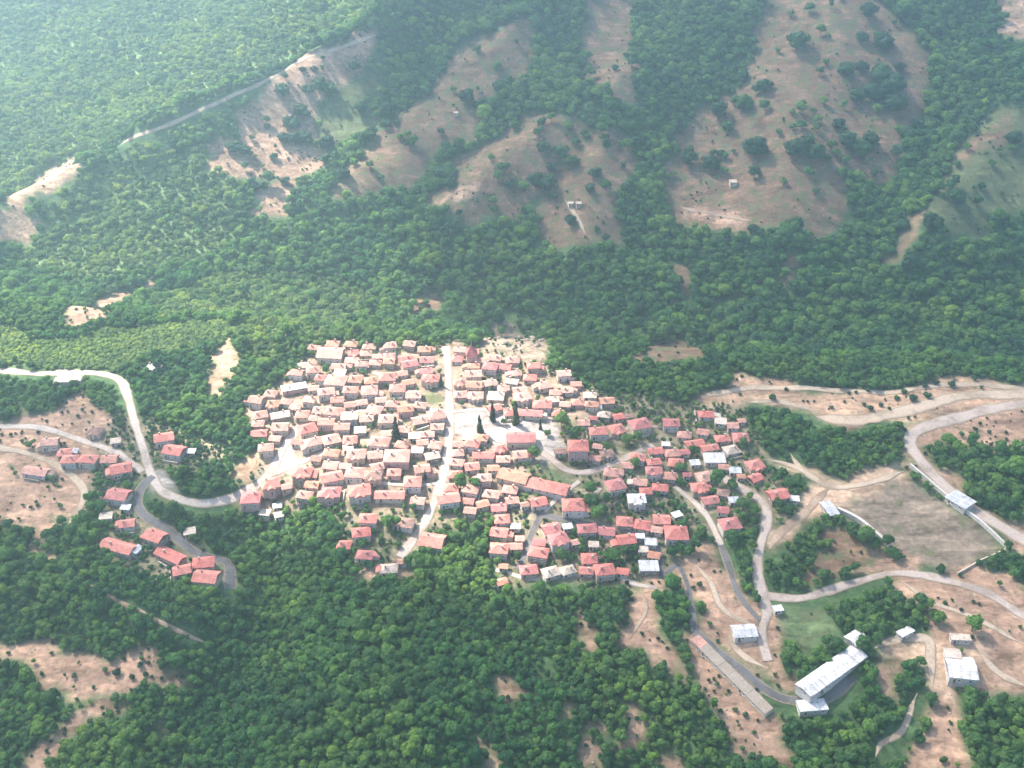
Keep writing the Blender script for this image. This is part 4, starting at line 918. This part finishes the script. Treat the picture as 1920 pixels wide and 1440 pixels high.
# buildings below the village and round the sports field
def two(p): (ax, ay), (bx, by) = p; return (ax+bx)/2, (ay+by)/2, math.degrees(math.atan2(by-ay, bx-ax)), math.hypot(bx-ax, by-ay)
x, y, a, L = two(SITES['long_block'])
root = thing('farm_block', (x, y, float(gz(x, y))), math.radians(a))
zA = float(gz(*SITES['long_block'][0]))-float(gz(x, y)); zB = float(gz(*SITES['long_block'][1]))-float(gz(x, y))
def slab(x0, x1, y0, y1, za, zb, t0, t1, m):
    b = MB(); b.add([(x0,y0,za+t0),(x1,y0,zb+t0),(x1,y1,zb+t0),(x0,y1,za+t0),(x0,y0,za+t1),(x1,y0,zb+t1),(x1,y1,zb+t1),(x0,y1,za+t1)],
        [(3,2,1,0),(4,5,6,7),(0,1,5,4),(1,2,6,5),(2,3,7,6),(3,0,4,7)]); return b.mesh('slab', m)
part('wall', slab(-L/2, L/2, -2.6, 2.6, zA, zB, -3, 2.4, 'wall_cream'), root)
nseg = 8
for i in range(nseg):
    f0, f1 = i/nseg, (i+1)/nseg
    part('roof_panel', slab(-L/2+f0*L+.06, -L/2+f1*L-.06, -2.9, 2.9, zA+(zB-zA)*f0, zA+(zB-zA)*f1, 2.4, 2.65+.04*(i % 3), 'roof_p' if i == 0 else 'wall_stone'), root)
for i in range(7): part('window', MC['window'], root, (-L/2+(i+.8)*L/8, -2.6, zA+(zB-zA)*(i+.8)/8+.8))
for i in range(2): part('door', MC['door'], root, (-L/2+(i*4+1.4)*L/8, -2.6, zA+(zB-zA)*(i*4+1.4)/8))
tag(root, 'long narrow flat-roofed grey-tan block stepping down the bare slope', 'building'); footprint(x, y, a, L+2, 7)
x, y, a, L = two(SITES['white_hall'])
house(x, y, a, L+5, 8.5, 1, 'gable', 'w', 'r', 'farm_hall', 'long white metal roofed hall beside the service road below the village', 'hall', 'wall_white', False, 0.2, 3.0)
for key, w, d, rc, nm, lb, ct, turn in (
  ('white_annex', 8, 7, 'w', 'annex', 'square white roofed annex at the uphill end of the long white hall', 'annex', 35),
  ('low_white', 13, 6, 'w', 'outbuilding', 'low white flat-roofed outbuilding just below the long white hall', 'outbuilding', 6),
  ('barn', 12.5, 13, 'w', 'barn', 'white metal roofed barn on the pale dusty yard', 'barn', -8),
  ('ruin', 7, 5, 'c', 'lean_to', 'small pale lean-to beside the white roofed barn', 'lean-to', -8),
  ('strip', 8, 3.5, 'w', 'outbuilding', 'narrow white roofed outbuilding by the dusty track under the trees', 'outbuilding', 30),
  ('strip2', 9, 3.5, 'c', 'outbuilding', 'narrow cream roofed outbuilding above the white barn', 'outbuilding', -4),
  ('stand', 12, 9, 'g', 'sports_stand', 'blue-grey roofed stand between the sports field wall and the approach road', 'stand', -55)):
    (x, y), = SITES[key]
    typ = {'barn': 'gable', 'white_annex': 'gable', 'stand': 'shed', 'ruin': 'shed'}.get(key, 'flat')
    house(x, y, turn, w, d, 1, typ, rc, 'r', nm, lb, ct, 'wall_white', False, 0.25, 3.4 if key == 'barn' else 2.6)
# chapel with a spike on the crest
(x, y), = SITES['tower']
rt = thing('chapel', (x, y, float(gz(x, y))), 0.1)
b = MB(); b.box(-3.2,3.2,-3.2,3.2,-2,7.0); part('wall', b.mesh('wall', 'wall_pink'), rt)
b = MB(); roof_shape(b, 6.4, 6.4, 7.0, 4.2, 'hip', .5); rf = part('roof', b.mesh('roof', 'roof_b'), rt)
b = MB(); b.tube((0,0,10.8),(0,0,15.5),.55,.06,6); part('spire', b.mesh('spire', 'roof_b'), rf)
for k in (-1.2, 1.2): part('window', MC['window'], rt, (k, -3.2, 3.6))
part('door', MC['door'], rt, (0, -3.2, 0))
tag(rt, 'small square pink chapel with pointed red roof and spike on the crest', 'chapel'); footprint(x, y, 0, 7, 7)

# walls round the sports field and the yards
def wall_strip(name, pts, h, t, m):
    P = spline(pts, 3.0); T = np.gradient(P, axis=0); T /= np.linalg.norm(T, axis=1)[:, None]; Q = np.stack([-T[:,1], T[:,0]], 1)
    b = MB(); vs = []
    for p, q in zip(P, Q):
        z = float(gz(*p)); o = q*t/2
        vs += [(p[0]-o[0],p[1]-o[1],z-.8),(p[0]+o[0],p[1]+o[1],z-.8),(p[0]+o[0],p[1]+o[1],z+h),(p[0]-o[0],p[1]-o[1],z+h)]
    n = len(P); fs = [(4*i+k, 4*i+(k+1) % 4, 4*i+4+(k+1) % 4, 4*i+4+k) for i in range(n-1) for k in range(4)]
    fs += [(3,2,1,0), (4*n-4,4*n-3,4*n-2,4*n-1)]
    b.add(vs, fs); return link(bpy.data.objects.new(name, b.mesh(name, m)))
tag(wall_strip('perimeter_wall', SITES['pitch_wall'], 2.2, 1.1, 'wall_white'), 'long white wall between the sports field and the approach road', 'wall')
tag(wall_strip('perimeter_wall', SITES['pitch_wall2'], 2.4, 1.8, 'wall_white'), 'broken white wall along the village side of the sports field', 'wall')
tag(wall_strip('perimeter_wall', SITES['pitch_fence'], 1.4, 0.6, 'wall_cream'), 'low pale wall along the downhill end of the sports field', 'wall')
for (x, y), lb, sz in zip(SITES['pale_structs'], ('pale hut alone on the spur clearing', 'cream hut on the wide dry clearing', 'small cream hut below the paired round trees', 'pale hut at the head of the gully track', 'small cream hut beside the gully track', 'small pale hut high on the upper spur'), (4, 6, 4, 4, 3.5, 3.5)):
    house(x, y, 5, sz, sz*.8, 1, 'shed', 'c', 'r', 'hut', lb, 'hut', 'wall_cream', False)
def hits(x, y, gap=0.0):
    for (fx, fy, r, w, d) in FOOT:
        dx, dy = x-fx, y-fy
        if dx*dx+dy*dy > 900: continue
        a = math.radians(r); u = dx*math.cos(a)+dy*math.sin(a); v = -dx*math.sin(a)+dy*math.cos(a)
        if abs(u) < w/2+gap and abs(v) < d/2+gap: return True
    return False
def road_gap(x, y): return min(seg_dist(np.array(x), np.array(y), ln[::4].tolist()+[ln[-1].tolist()]).item()-w/2 for ln, w in ROAD_LINES)
ny_ = 0
for (fx, fy, r, w, d) in list(FOOT)[:270]:
    if w < 6.5 or random.random() < 0.35: continue
    a = math.radians(r); L = random.uniform(6, 11); sgn = random.choice((-1, 1))
    if random.random() < 0.5: o = (0, -d/2-2.2); tdir = a
    else: o = (sgn*(w/2+2.0), 0); tdir = a+math.pi/2
    cx = fx+o[0]*math.cos(a)-o[1]*math.sin(a); cy = fy+o[0]*math.sin(a)+o[1]*math.cos(a)
    p = [(cx+t*L/2*math.cos(tdir), cy+t*L/2*math.sin(tdir)) for t in (-1, 0, 1)]
    if any(hits(*q, 0.9) for q in p) or any(road_gap(*q) < 0.6 for q in p): continue
    wl_ = random.choice(('wall_cream', 'wall_stone', 'wall_white'))
    nm = {'wall_cream': 'cream rendered', 'wall_stone': 'rough stone', 'wall_white': 'whitewashed'}[wl_]
    tag(wall_strip('yard_wall', p, 1.5, 0.5, wl_), f'short {nm} yard wall beside a village house', 'wall', f'{nm} yard walls')
    ny_ += 1

# ---------------------------------------------------------------- trees
ICO = None
def ico():
    global ICO
    if ICO is None:
        b = bmesh.new(); bmesh.ops.create_icosphere(b, subdivisions=1, radius=1); b.verts.ensure_lookup_table()
        ICO = (np.array([v.co[:] for v in b.verts]), [tuple(v.index for v in f.verts) for f in b.faces]); b.free()
    return ICO
def crown_geo(b, rs, R, Hc, z0, lobes, leaves, leaf, m=0, squash=0.8, cone=False):
    V, F = ico(); cs = []
    for i in range(lobes):
        if cone: t = i/max(1, lobes-1); rr = R*(1-0.85*t)*rs.uniform(.9, 1.1); c = np.array([rs.uniform(-.15,.15)*R, rs.uniform(-.15,.15)*R, z0+Hc*t*.92]); sz = np.array([rr, rr, Hc/lobes*1.1])
        else:
            u = rs.uniform(0, 2*math.pi); q = math.sqrt(rs.random())*0.62*R; t = rs.random()
            c = np.array([q*math.cos(u), q*math.sin(u), z0+Hc*(0.30+0.45*t*(1-0.5*(q/R)**2))])
            if i == 0: c = np.array([0, 0, z0+Hc*.5])
            rr = R*rs.uniform(.36, .56) if i else R*.66
            sz = np.array([rr, rr, rr*squash*rs.uniform(.8, 1.1)])
        v = V*sz*(1+rs.normal(0, .13, (len(V), 1)))+c
        b.add(v, F, m); cs.append((c, sz))
    for k in range(leaves):
        c, sz = cs[rs.integers(len(cs))]
        n = rs.normal(0, 1, 3); n /= np.linalg.norm(n)
        if n[2] < -.35: n[2] *= -1
        p = c+n*sz*rs.uniform(.92, 1.22)
        a = np.cross(n+rs.normal(0, .45, 3), rs.normal(0, 1, 3)); a /= np.linalg.norm(a)+1e-9
        bb = np.cross(n, a)+rs.normal(0, .25, 3); s = leaf*rs.uniform(.6, 1.4)
        b.add([p-a*s-bb*s*.7, p+a*s-bb*s*.5, p+a*s*.6+bb*s, p-a*s*.7+bb*s*.8], [(0,1,2,3)], m)
def trunk_geo(b, rs, h, r, m=0):
    b.tube((0,0,-.6), (rs.uniform(-.2,.2), rs.uniform(-.2,.2), h*.55), r, r*.62, 6, m)
    for k in range(3):
        u = rs.uniform(0, 6.28); b.tube((0,0,h*.42), (math.cos(u)*h*.22, math.sin(u)*h*.22, h*.72), r*.5, r*.18, 5, m)
RS = np.random.default_rng(4)
KIND = {}
def tree_kind(key, n, R, Hc, z0, lobes, leaves, leaf, lm, cone=False):
    i0 = sum(1 for k in KIND if k[0] == key)
    for i in range(i0, i0+n):
        b = MB(); crown_geo(b, RS, R*RS.uniform(.9, 1.1), Hc*RS.uniform(.88, 1.15), z0, lobes, leaves, leaf, cone=cone)
        t = MB(); trunk_geo(t, RS, Hc*.5+z0, 0.22)
        both = MB(); both.add(b.v, b.f, 0); both.add(t.v, t.f, 1)
        KIND[(key, i)] = (b.mesh('crown', lm, True), t.mesh('trunk', 'bark'), both.mesh('tree', [lm, 'bark'], True))
for _R, _H, _z, _l, _n, _s in ((3.0, 5.4, 1.0, 12, 280, .44), (2.5, 6.6, .9, 11, 280, .42), (3.5, 5.0, 1.0, 15, 330, .46), (2.9, 7.2, 1.1, 13, 320, .44), (3.2, 4.4, .7, 9, 260, .5), (2.3, 5.0, .6, 7, 230, .42), (3.3, 6.2, 1.3, 10, 300, .55), (2.7, 5.6, .8, 16, 300, .36)):
    tree_kind('broad', 1, _R, _H, _z, _l, _n, _s, 'leaf')
tree_kind('round', 4, 3.0, 6.4, -0.4, 17, 280, 0.40, 'leaf_deep')
tree_kind('light', 4, 2.6, 4.4, 0.5, 10, 220, 0.40, 'leaf_sunpaint')
tree_kind('cypress', 2, 1.7, 9.0, 0.6, 9, 260, 0.3, 'leaf_dark', True)
tree_kind('shrub', 3, 1.7, 2.0, 0.1, 6, 90, 0.26, 'leaf_deep')
tree_kind('bright', 3, 1.9, 2.2, 0.1, 6, 90, 0.28, 'leaf_bright')
def plant(key, x, y, sc, label, group, name='tree', cat='tree', zs=None):
    i = int(rng.integers(sum(1 for k in KIND if k[0] == key)))
    t = thing(name, (x, y, float(gz(x, y))), float(rng.uniform(0, 6.28))); s = sc*float(rng.uniform(.95, 1.05))
    t.scale = (s, s, s*(zs or 1.0))
    part('crown', KIND[(key, i)][0], t); part('trunk', KIND[(key, i)][1], t)
    tag(t, label, cat, group); return t
BIG = []
for (x, y, r) in HILL_TREES:
    where = 'on the wide dry clearing above the valley' if x > 170 else ('on the pinkish soil spur under the ridge track' if x < -150 else 'along the narrow dry spurs across the valley')
    size = 'broad rounded' if r > 7 else ('round' if r > 4.5 else 'small')
    plant('round', x, y, r/2.9, f'{size} dark green tree {where}', f'{size} trees {where}', zs=.85); BIG.append((x, y, r))
for (x, y, r) in CYPRESSES:
    if hits(x, y, 0.5): continue
    plant('cypress', x, y, max(.7, r/1.7), 'dark pointed cypress standing among the village houses', 'cypresses in the village', 'cypress_tree'); BIG.append((x, y, r))
for (x, y, r) in VILLAGE_TREES:
    if hits(x, y, 0.8): continue
    where = 'in the sunny old quarter gardens' if x < 0 and y > 480 else ('beside the school yard' if x < 45 and y > 480 else ('in gardens along the gravel street' if x > 95 else ('in gardens past the school road' if y > 470 else 'in gardens among the lower lanes')))
    size = 'full leafy' if r > 3.2 else 'small leafy'
    plant('broad', x, y, max(.55, r/2.9), f'{size} green tree {where}', f'{size} trees {where}'); BIG.append((x, y, r))
for (x, y, r) in ROADSIDE_TREES:
    if hits(x, y, 0.8): continue
    where = 'in the grove beside the approach road' if x > 230 and y > 430 else ('along the field wall of the sports field' if y > 420 else 'on the dusty slope above the white barn')
    plant('broad', x, y, r/2.8, f'full green tree {where}', f'trees {where}'); BIG.append((x, y, r))
for (x, y, r) in BUSHES:
    where = 'on the pale eroded bank above the approach road' if y > 470 else ('on the reddish clearing in the wood below the hamlet' if x < 0 else ('on the bare slope under the long grey-tan block' if x < 150 else 'on the dusty slope above the white barn'))
    plant('shrub', x, y, r/1.7, f'small dark bush {where}', f'bushes {where}', 'bush', 'bush'); BIG.append((x, y, r))

# the woods: every tree placed on the ground, the nearest ones as single trees, the rest as one mass
def scatter(x0, x1, y0, y1, s):
    gx, gy = np.meshgrid(np.arange(x0, x1, s), np.arange(y0, y1, s*.9)); gx[1::2] += s/2
    return (gx+rng.uniform(-.42, .42, gx.shape)*s).ravel(), (gy+rng.uniform(-.42, .42, gx.shape)*s).ravel()
def clear_of(x, y, gap_house, gap_road):
    ok = np.ones(x.shape, bool)
    for P, w in ROAD_LINES:
        for dy in ((0.0, 3.5, 7.0) if gap_road > 1 and w > 1 else (0.0,)): ok &= seg_dist(x, y+dy, P[::3].tolist()+[P[-1].tolist()]) > w/2+gap_road*(1 if dy == 0 else .3)
    for (fx, fy, r, w, d) in FOOT:
        dx, dy = x-fx, y-fy; a = math.radians(r); u = dx*math.cos(a)+dy*math.sin(a); v = -dx*math.sin(a)+dy*math.cos(a)
        ok &= ~((np.abs(u) < w/2+gap_house) & (np.abs(v) < d/2+gap_house))
    for (bx, by, r) in BIG: ok &= np.hypot(x-bx, y-by) > r*.9
    return ok
def in_view(x, y, margin=110):
    z = gz(x, y)-375; c33, s33 = math.cos(math.radians(33)), math.sin(math.radians(33))
    f = y*c33-z*s33; u = x/f
    return (np.abs(u) < 0.4663+margin/f) & (y > 215) & (y < 1750)
def far_of(x, y): return 1/(1+np.exp(-((y-(612-.11*x))-60)/25.0))
# near woods
X1, Y1 = scatter(-430, 400, 215, 700, 3.3); X2, Y2 = scatter(-900, 760, 640, 1750, 5.3)
k1 = far_of(X1, Y1) < .5; k2 = far_of(X2, Y2) >= .5
X = np.concatenate([X1[k1], X2[k2]]); Y = np.concatenate([Y1[k1], Y2[k2]]); near = np.concatenate([np.ones(k1.sum(), bool), np.zeros(k2.sum(), bool)])
k = in_view(X, Y); X, Y, near = X[k], Y[k], near[k]
cv = cover_at(X, Y); rr = rng.random(len(X))
cb = cover_at(X, Y+np.where(near, 3.0, 7.0)); cv = np.where((cv == 'forest') & (~near | np.isin(cb, ['soil', 'soilp', 'dirtp', 'pitch'])), cb, cv)
thin = fbm(X/60.0, Y/60.0, 55, 2)
dens = np.select([cv == 'forest', cv == 'new', cv == 'old', cv == 'grass', cv == 'dry', cv == 'soil', cv == 'meadow', cv == 'rock', cv == 'lawn'],
                 [np.where(thin > 0.95, .55, .97), .62, .09, .04+.08*(thin > .6), .025+.10*(thin > .65), .03, 0, .05, .03], 0.0)
k = (rr < dens) & clear_of(X, Y, 1.1, 1.2); X, Y, near, cv = X[k], Y[k], near[k], cv[k]
S = np.where(near, rng.uniform(.42, .9, len(X))*np.where(rng.random(len(X)) < .10, 1.4, 1), rng.uniform(.75, 1.6, len(X))*np.where(rng.random(len(X)) < .12, 1.3, 1))
big = fbm(X/45.0, Y/45.0, 77, 2); S = S*(1+.16*big)
S = np.where((cv != 'forest') & near, S*.62, S)
leftfar = (X < -150-(Y-900)*.25) & (Y > 800); S = np.where(leftfar, S*.85, S)
order = np.argsort(np.hypot(X, Y)-S*8); nsingle = 298-len(BIG)
isf = np.zeros(len(X), bool); isf[order[:max(0, nsingle)]] = True
for x, y, s in zip(X[isf], Y[isf], S[isf]):
    plant('broad', float(x), float(y), float(s), 'leafy green tree at the near edge of the wood below the village', 'nearest trees of the wood below the village')
def mass(name, key, x, y, s, label, cat):
    coll = bpy.data.collections.new(name+' kinds')
    for k, (c, t, both) in KIND.items():
        if k[0] == key: coll.objects.link(bpy.data.objects.new(name+'_kind', both))
    nk = len(coll.objects)
    me = bpy.data.meshes.new(name); me.from_pydata(np.stack([x, y, gz(x, y)], 1).tolist(), [], [])
    a = me.attributes.new('size', 'FLOAT', 'POINT'); a.data.foreach_set('value', s.astype(np.float32))
    a = me.attributes.new('spin', 'FLOAT', 'POINT'); a.data.foreach_set('value', rng.uniform(0, 6.28, len(x)).astype(np.float32))
    a = me.attributes.new('which', 'INT', 'POINT'); a.data.foreach_set('value', rng.integers(0, nk, len(x)).astype(np.int32))
    o = link(bpy.data.objects.new(name, me))
    ng = bpy.data.node_groups.new(name, 'GeometryNodeTree')
    ng.interface.new_socket('Geometry', in_out='INPUT', socket_type='NodeSocketGeometry'); ng.interface.new_socket('Geometry', in_out='OUTPUT', socket_type='NodeSocketGeometry')
    n = ng.nodes; gi = n.new('NodeGroupInput'); go = n.new('NodeGroupOutput')
    ci = n.new('GeometryNodeCollectionInfo'); ci.inputs['Collection'].default_value = coll; ci.inputs['Separate Children'].default_value = True; ci.inputs['Reset Children'].default_value = True
    iop = n.new('GeometryNodeInstanceOnPoints'); iop.inputs['Pick Instance'].default_value = True
    def attr(nm, t): q = n.new('GeometryNodeInputNamedAttribute'); q.data_type = t; q.inputs[0].default_value = nm; return q.outputs[0]
    cx = n.new('ShaderNodeCombineXYZ'); ng.links.new(attr('spin', 'FLOAT'), cx.inputs[2])
    L = ng.links.new
    L(gi.outputs[0], iop.inputs['Points']); L(ci.outputs[0], iop.inputs['Instance']); L(attr('which', 'INT'), iop.inputs['Instance Index'])
    L(cx.outputs[0], iop.inputs['Rotation']); L(attr('size', 'FLOAT'), iop.inputs['Scale']); L(iop.outputs[0], go.inputs[0])
    md = o.modifiers.new('trees', 'NODES'); md.node_group = ng
    return tag(o, label, cat, kind='stuff')
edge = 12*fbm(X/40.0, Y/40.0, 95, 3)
sunpaint = inside(X+edge, Y+edge, SUNPAINT_WOOD[0]) | inside(X+edge, Y+edge, SUNPAINT_WOOD[1]) | (((X+475)*-.576+(Y-849)*.817 > 45+edge) & (Y > 860))
sunpaint &= ~isf & (rng.random(len(X)) < .93)
mass('sunpaint_woodland', 'light', X[sunpaint], Y[sunpaint], S[sunpaint]*1.05, 'fine textured woods painted sunlit green on the sunny hillsides past the meadow shoulder', 'woods')  # same woods in the paler leaf that carries painted sunlight
isf = isf | sunpaint
mass('woodland', 'broad', X[~isf], Y[~isf], S[~isf], 'dense green broadleaf woods covering the hillsides round the village', 'woods')
# low scrub on the open ground and in the gardens, bright scrub on the meadow band
X, Y = scatter(-760, 720, 240, 1300, 3.6); k = in_view(X, Y, 30); X, Y = X[k], Y[k]; cv = cover_at(X, Y); rr = rng.random(len(X))
th = fbm(X/25.0, Y/25.0, 91, 3)
dens = np.select([cv == 'new', cv == 'old', cv == 'soil', cv == 'soilp', cv == 'dry', cv == 'grass', cv == 'rock', cv == 'pitch'], [.65, .30, .20, .09, .07, .09, .25, 0], 0)*np.clip(.45+1.5*th, .03, 2.2)
k = (rr < dens) & clear_of(X, Y, .6, .3)
mass('scrub', 'shrub', X[k], Y[k], rng.uniform(.35, .95, k.sum()), 'low green scrub and garden bushes between houses and on bare ground', 'scrub')
X, Y = scatter(-430, -90, 560, 720, 2.1); cv = cover_at(X, Y); k = (cv == 'meadow') & clear_of(X, Y, .6, .3) & in_view(X, Y, 30)
mass('meadow_scrub', 'bright', X[k], Y[k], rng.uniform(.6, 1.15, k.sum()), 'smooth bright green scrub on the rounded shoulder beside the village', 'scrub')

# boulders on the rocky outcrop behind the chapel
V, F = ico(); bm_ = []
for i in range(4): bm_.append(mesh('boulder', V*np.array([1, .8, .7])*(1+RS.normal(0, .16, (len(V), 1))), F, 'wall_stone'))
rp = [p for k, p in CLEARINGS if k == 'rock'][0]; rp = np.array(rp, float); n_ = 0
for _ in range(4000):
    x, y = rng.uniform(rp[:,0].min(), rp[:,0].max()), rng.uniform(rp[:,1].min(), rp[:,1].max())
    if not inside(np.array([x]), np.array([y]), rp.tolist())[0] or hits(x, y, 2): continue
    s = float(rng.uniform(.7, 2.6)); o = link(bpy.data.objects.new('boulder', bm_[n_ % 4])); o.location = (x, y, float(gz(x, y))+.15*s); o.scale = (s, s, s); o.rotation_euler = (0, 0, float(rng.uniform(0, 6.28)))
    w_ = 'big' if s > 1.9 else ('middling' if s > 1.3 else 'small')
    tag(o, f'{w_} pale weathered boulder on the rocky outcrop behind the chapel', 'boulder', f'{w_} boulders on the outcrop'); n_ += 1
    if n_ >= 34: break

# loose stones on the bare ground
for i in range(4): KIND[('stone', i)] = (None, None, bm_[i])
X, Y = scatter(-760, 720, 240, 1300, 3.1); k = in_view(X, Y, 30); X, Y = X[k], Y[k]; cv = cover_at(X, Y); rr = rng.random(len(X))
dens = np.select([cv == 'soil', cv == 'soilp', cv == 'dirtp', cv == 'dry'], [.22, .25, .2, .06], 0)*np.clip(1+1.4*fbm(X/16.0, Y/16.0, 43, 3), 0, 3)
k = (rr < dens) & clear_of(X, Y, .6, .4)
mass('rubble', 'stone', X[k], Y[k], rng.uniform(.2, .75, k.sum())**1.3, 'loose pale stones strewn over the bare soil', 'stones')

# ---------------------------------------------------------------- thin high cloud: it shades all but the old quarter and the far left
def cloud_mat(nt, out):
    t = nt.nodes.new('ShaderNodeBsdfTransparent'); d = nt.nodes.new('ShaderNodeBsdfDiffuse'); d.inputs[0].default_value = (.9, .9, .9, 1)
    tr = nt.nodes.new('ShaderNodeBsdfTranslucent'); tr.inputs[0].default_value = (.9, .9, .9, 1)
    a = nt.nodes.new('ShaderNodeMixShader'); a.inputs[0].default_value = .5; nt.links.new(d.outputs[0], a.inputs[1]); nt.links.new(tr.outputs[0], a.inputs[2])
    m = nt.nodes.new('ShaderNodeMixShader'); m.inputs[0].default_value = CLOUD_OPACITY
    nt.links.new(t.outputs[0], m.inputs[1]); nt.links.new(a.outputs[0], m.inputs[2]); nt.links.new(m.outputs[0], out.inputs['Surface'])
CLOUD_OPACITY = 0.43
M['cloud'] = mat('thin cloud', cloud_mat)
CLOUD_Z = 2400.0
def cloud():
    st = 22.0; gx = np.arange(-1100, 1300, st); gy = np.arange(-100, 1700, st); A, B = np.meshgrid(gx, gy)
    q = 30*fbm(A/110.0, B/110.0, 61, 3); w = 30*fbm(A/110.0, B/110.0, 67, 3)
    lit = inside(A+q, B+w, SUN_GAP)
    dn = (~lit).astype(float)
    for _ in range(2):
        p = np.pad(dn, 1, mode='edge'); dn = (p[:-2,1:-1]+p[2:,1:-1]+p[1:-1,:-2]+p[1:-1,2:]+p[1:-1,1:-1])/5
    keep = dn > 0.5
    off = SUN_DIR/SUN_DIR[2]*CLOUD_Z
    lump = 1+.5*fbm(A/130.0, B/130.0, 71, 3)
    vs = []; vid = {}; fs = []
    def vtx(j, i, top):
        k = (j, i, top)
        if k not in vid:
            th = max(0.0, dn[j, i]-.35)*lump[j, i]
            vid[k] = len(vs); vs.append((A[j,i]+off[0], B[j,i]+off[1], CLOUD_Z+(90*th if top else -18*th)))
        return vid[k]
    c = keep[:-1,:-1] & keep[1:,:-1] & keep[:-1,1:] & keep[1:,1:]
    for j, i in zip(*np.nonzero(c)):
        cs = [(j,i),(j,i+1),(j+1,i+1),(j+1,i)]
        fs.append(tuple(vtx(*p, 1) for p in cs)); fs.append(tuple(vtx(*p, 0) for p in cs[::-1]))
        for (dj, di, a, b) in ((-1,0,0,1),(1,0,2,3),(0,1,1,2),(0,-1,3,0)):
            jj, ii = j+dj, i+di
            if not (0 <= jj < c.shape[0] and 0 <= ii < c.shape[1] and c[jj, ii]): fs.append((vtx(*cs[a], 0), vtx(*cs[b], 0), vtx(*cs[b], 1), vtx(*cs[a], 1)))
    return tag(link(bpy.data.objects.new('cloud', mesh('cloud', vs, fs, 'cloud', smooth=True))), kind='structure')
cloud()

# ---------------------------------------------------------------- haze
def haze_mat(nt, out):
    v = nt.nodes.new('ShaderNodeVolumePrincipled'); v.inputs['Color'].default_value = (0.62, 0.88, 1.0, 1); v.inputs['Density'].default_value = HAZE
    v.inputs['Anisotropy'].default_value = 0.65
    nt.links.new(v.outputs[0], out.inputs['Volume'])
HAZE = 0.00027
M['haze'] = mat('haze', haze_mat)
b = MB(); b.box(float(GX[0])-20, float(GX[-1])+20, float(GY[0])-20, float(GY[-1])+20, float(ZZ.min())-3, max(float(ZZ.max())+25, 395)); tag(link(bpy.data.objects.new('haze', b.mesh('haze', 'haze'))), kind='stuff')
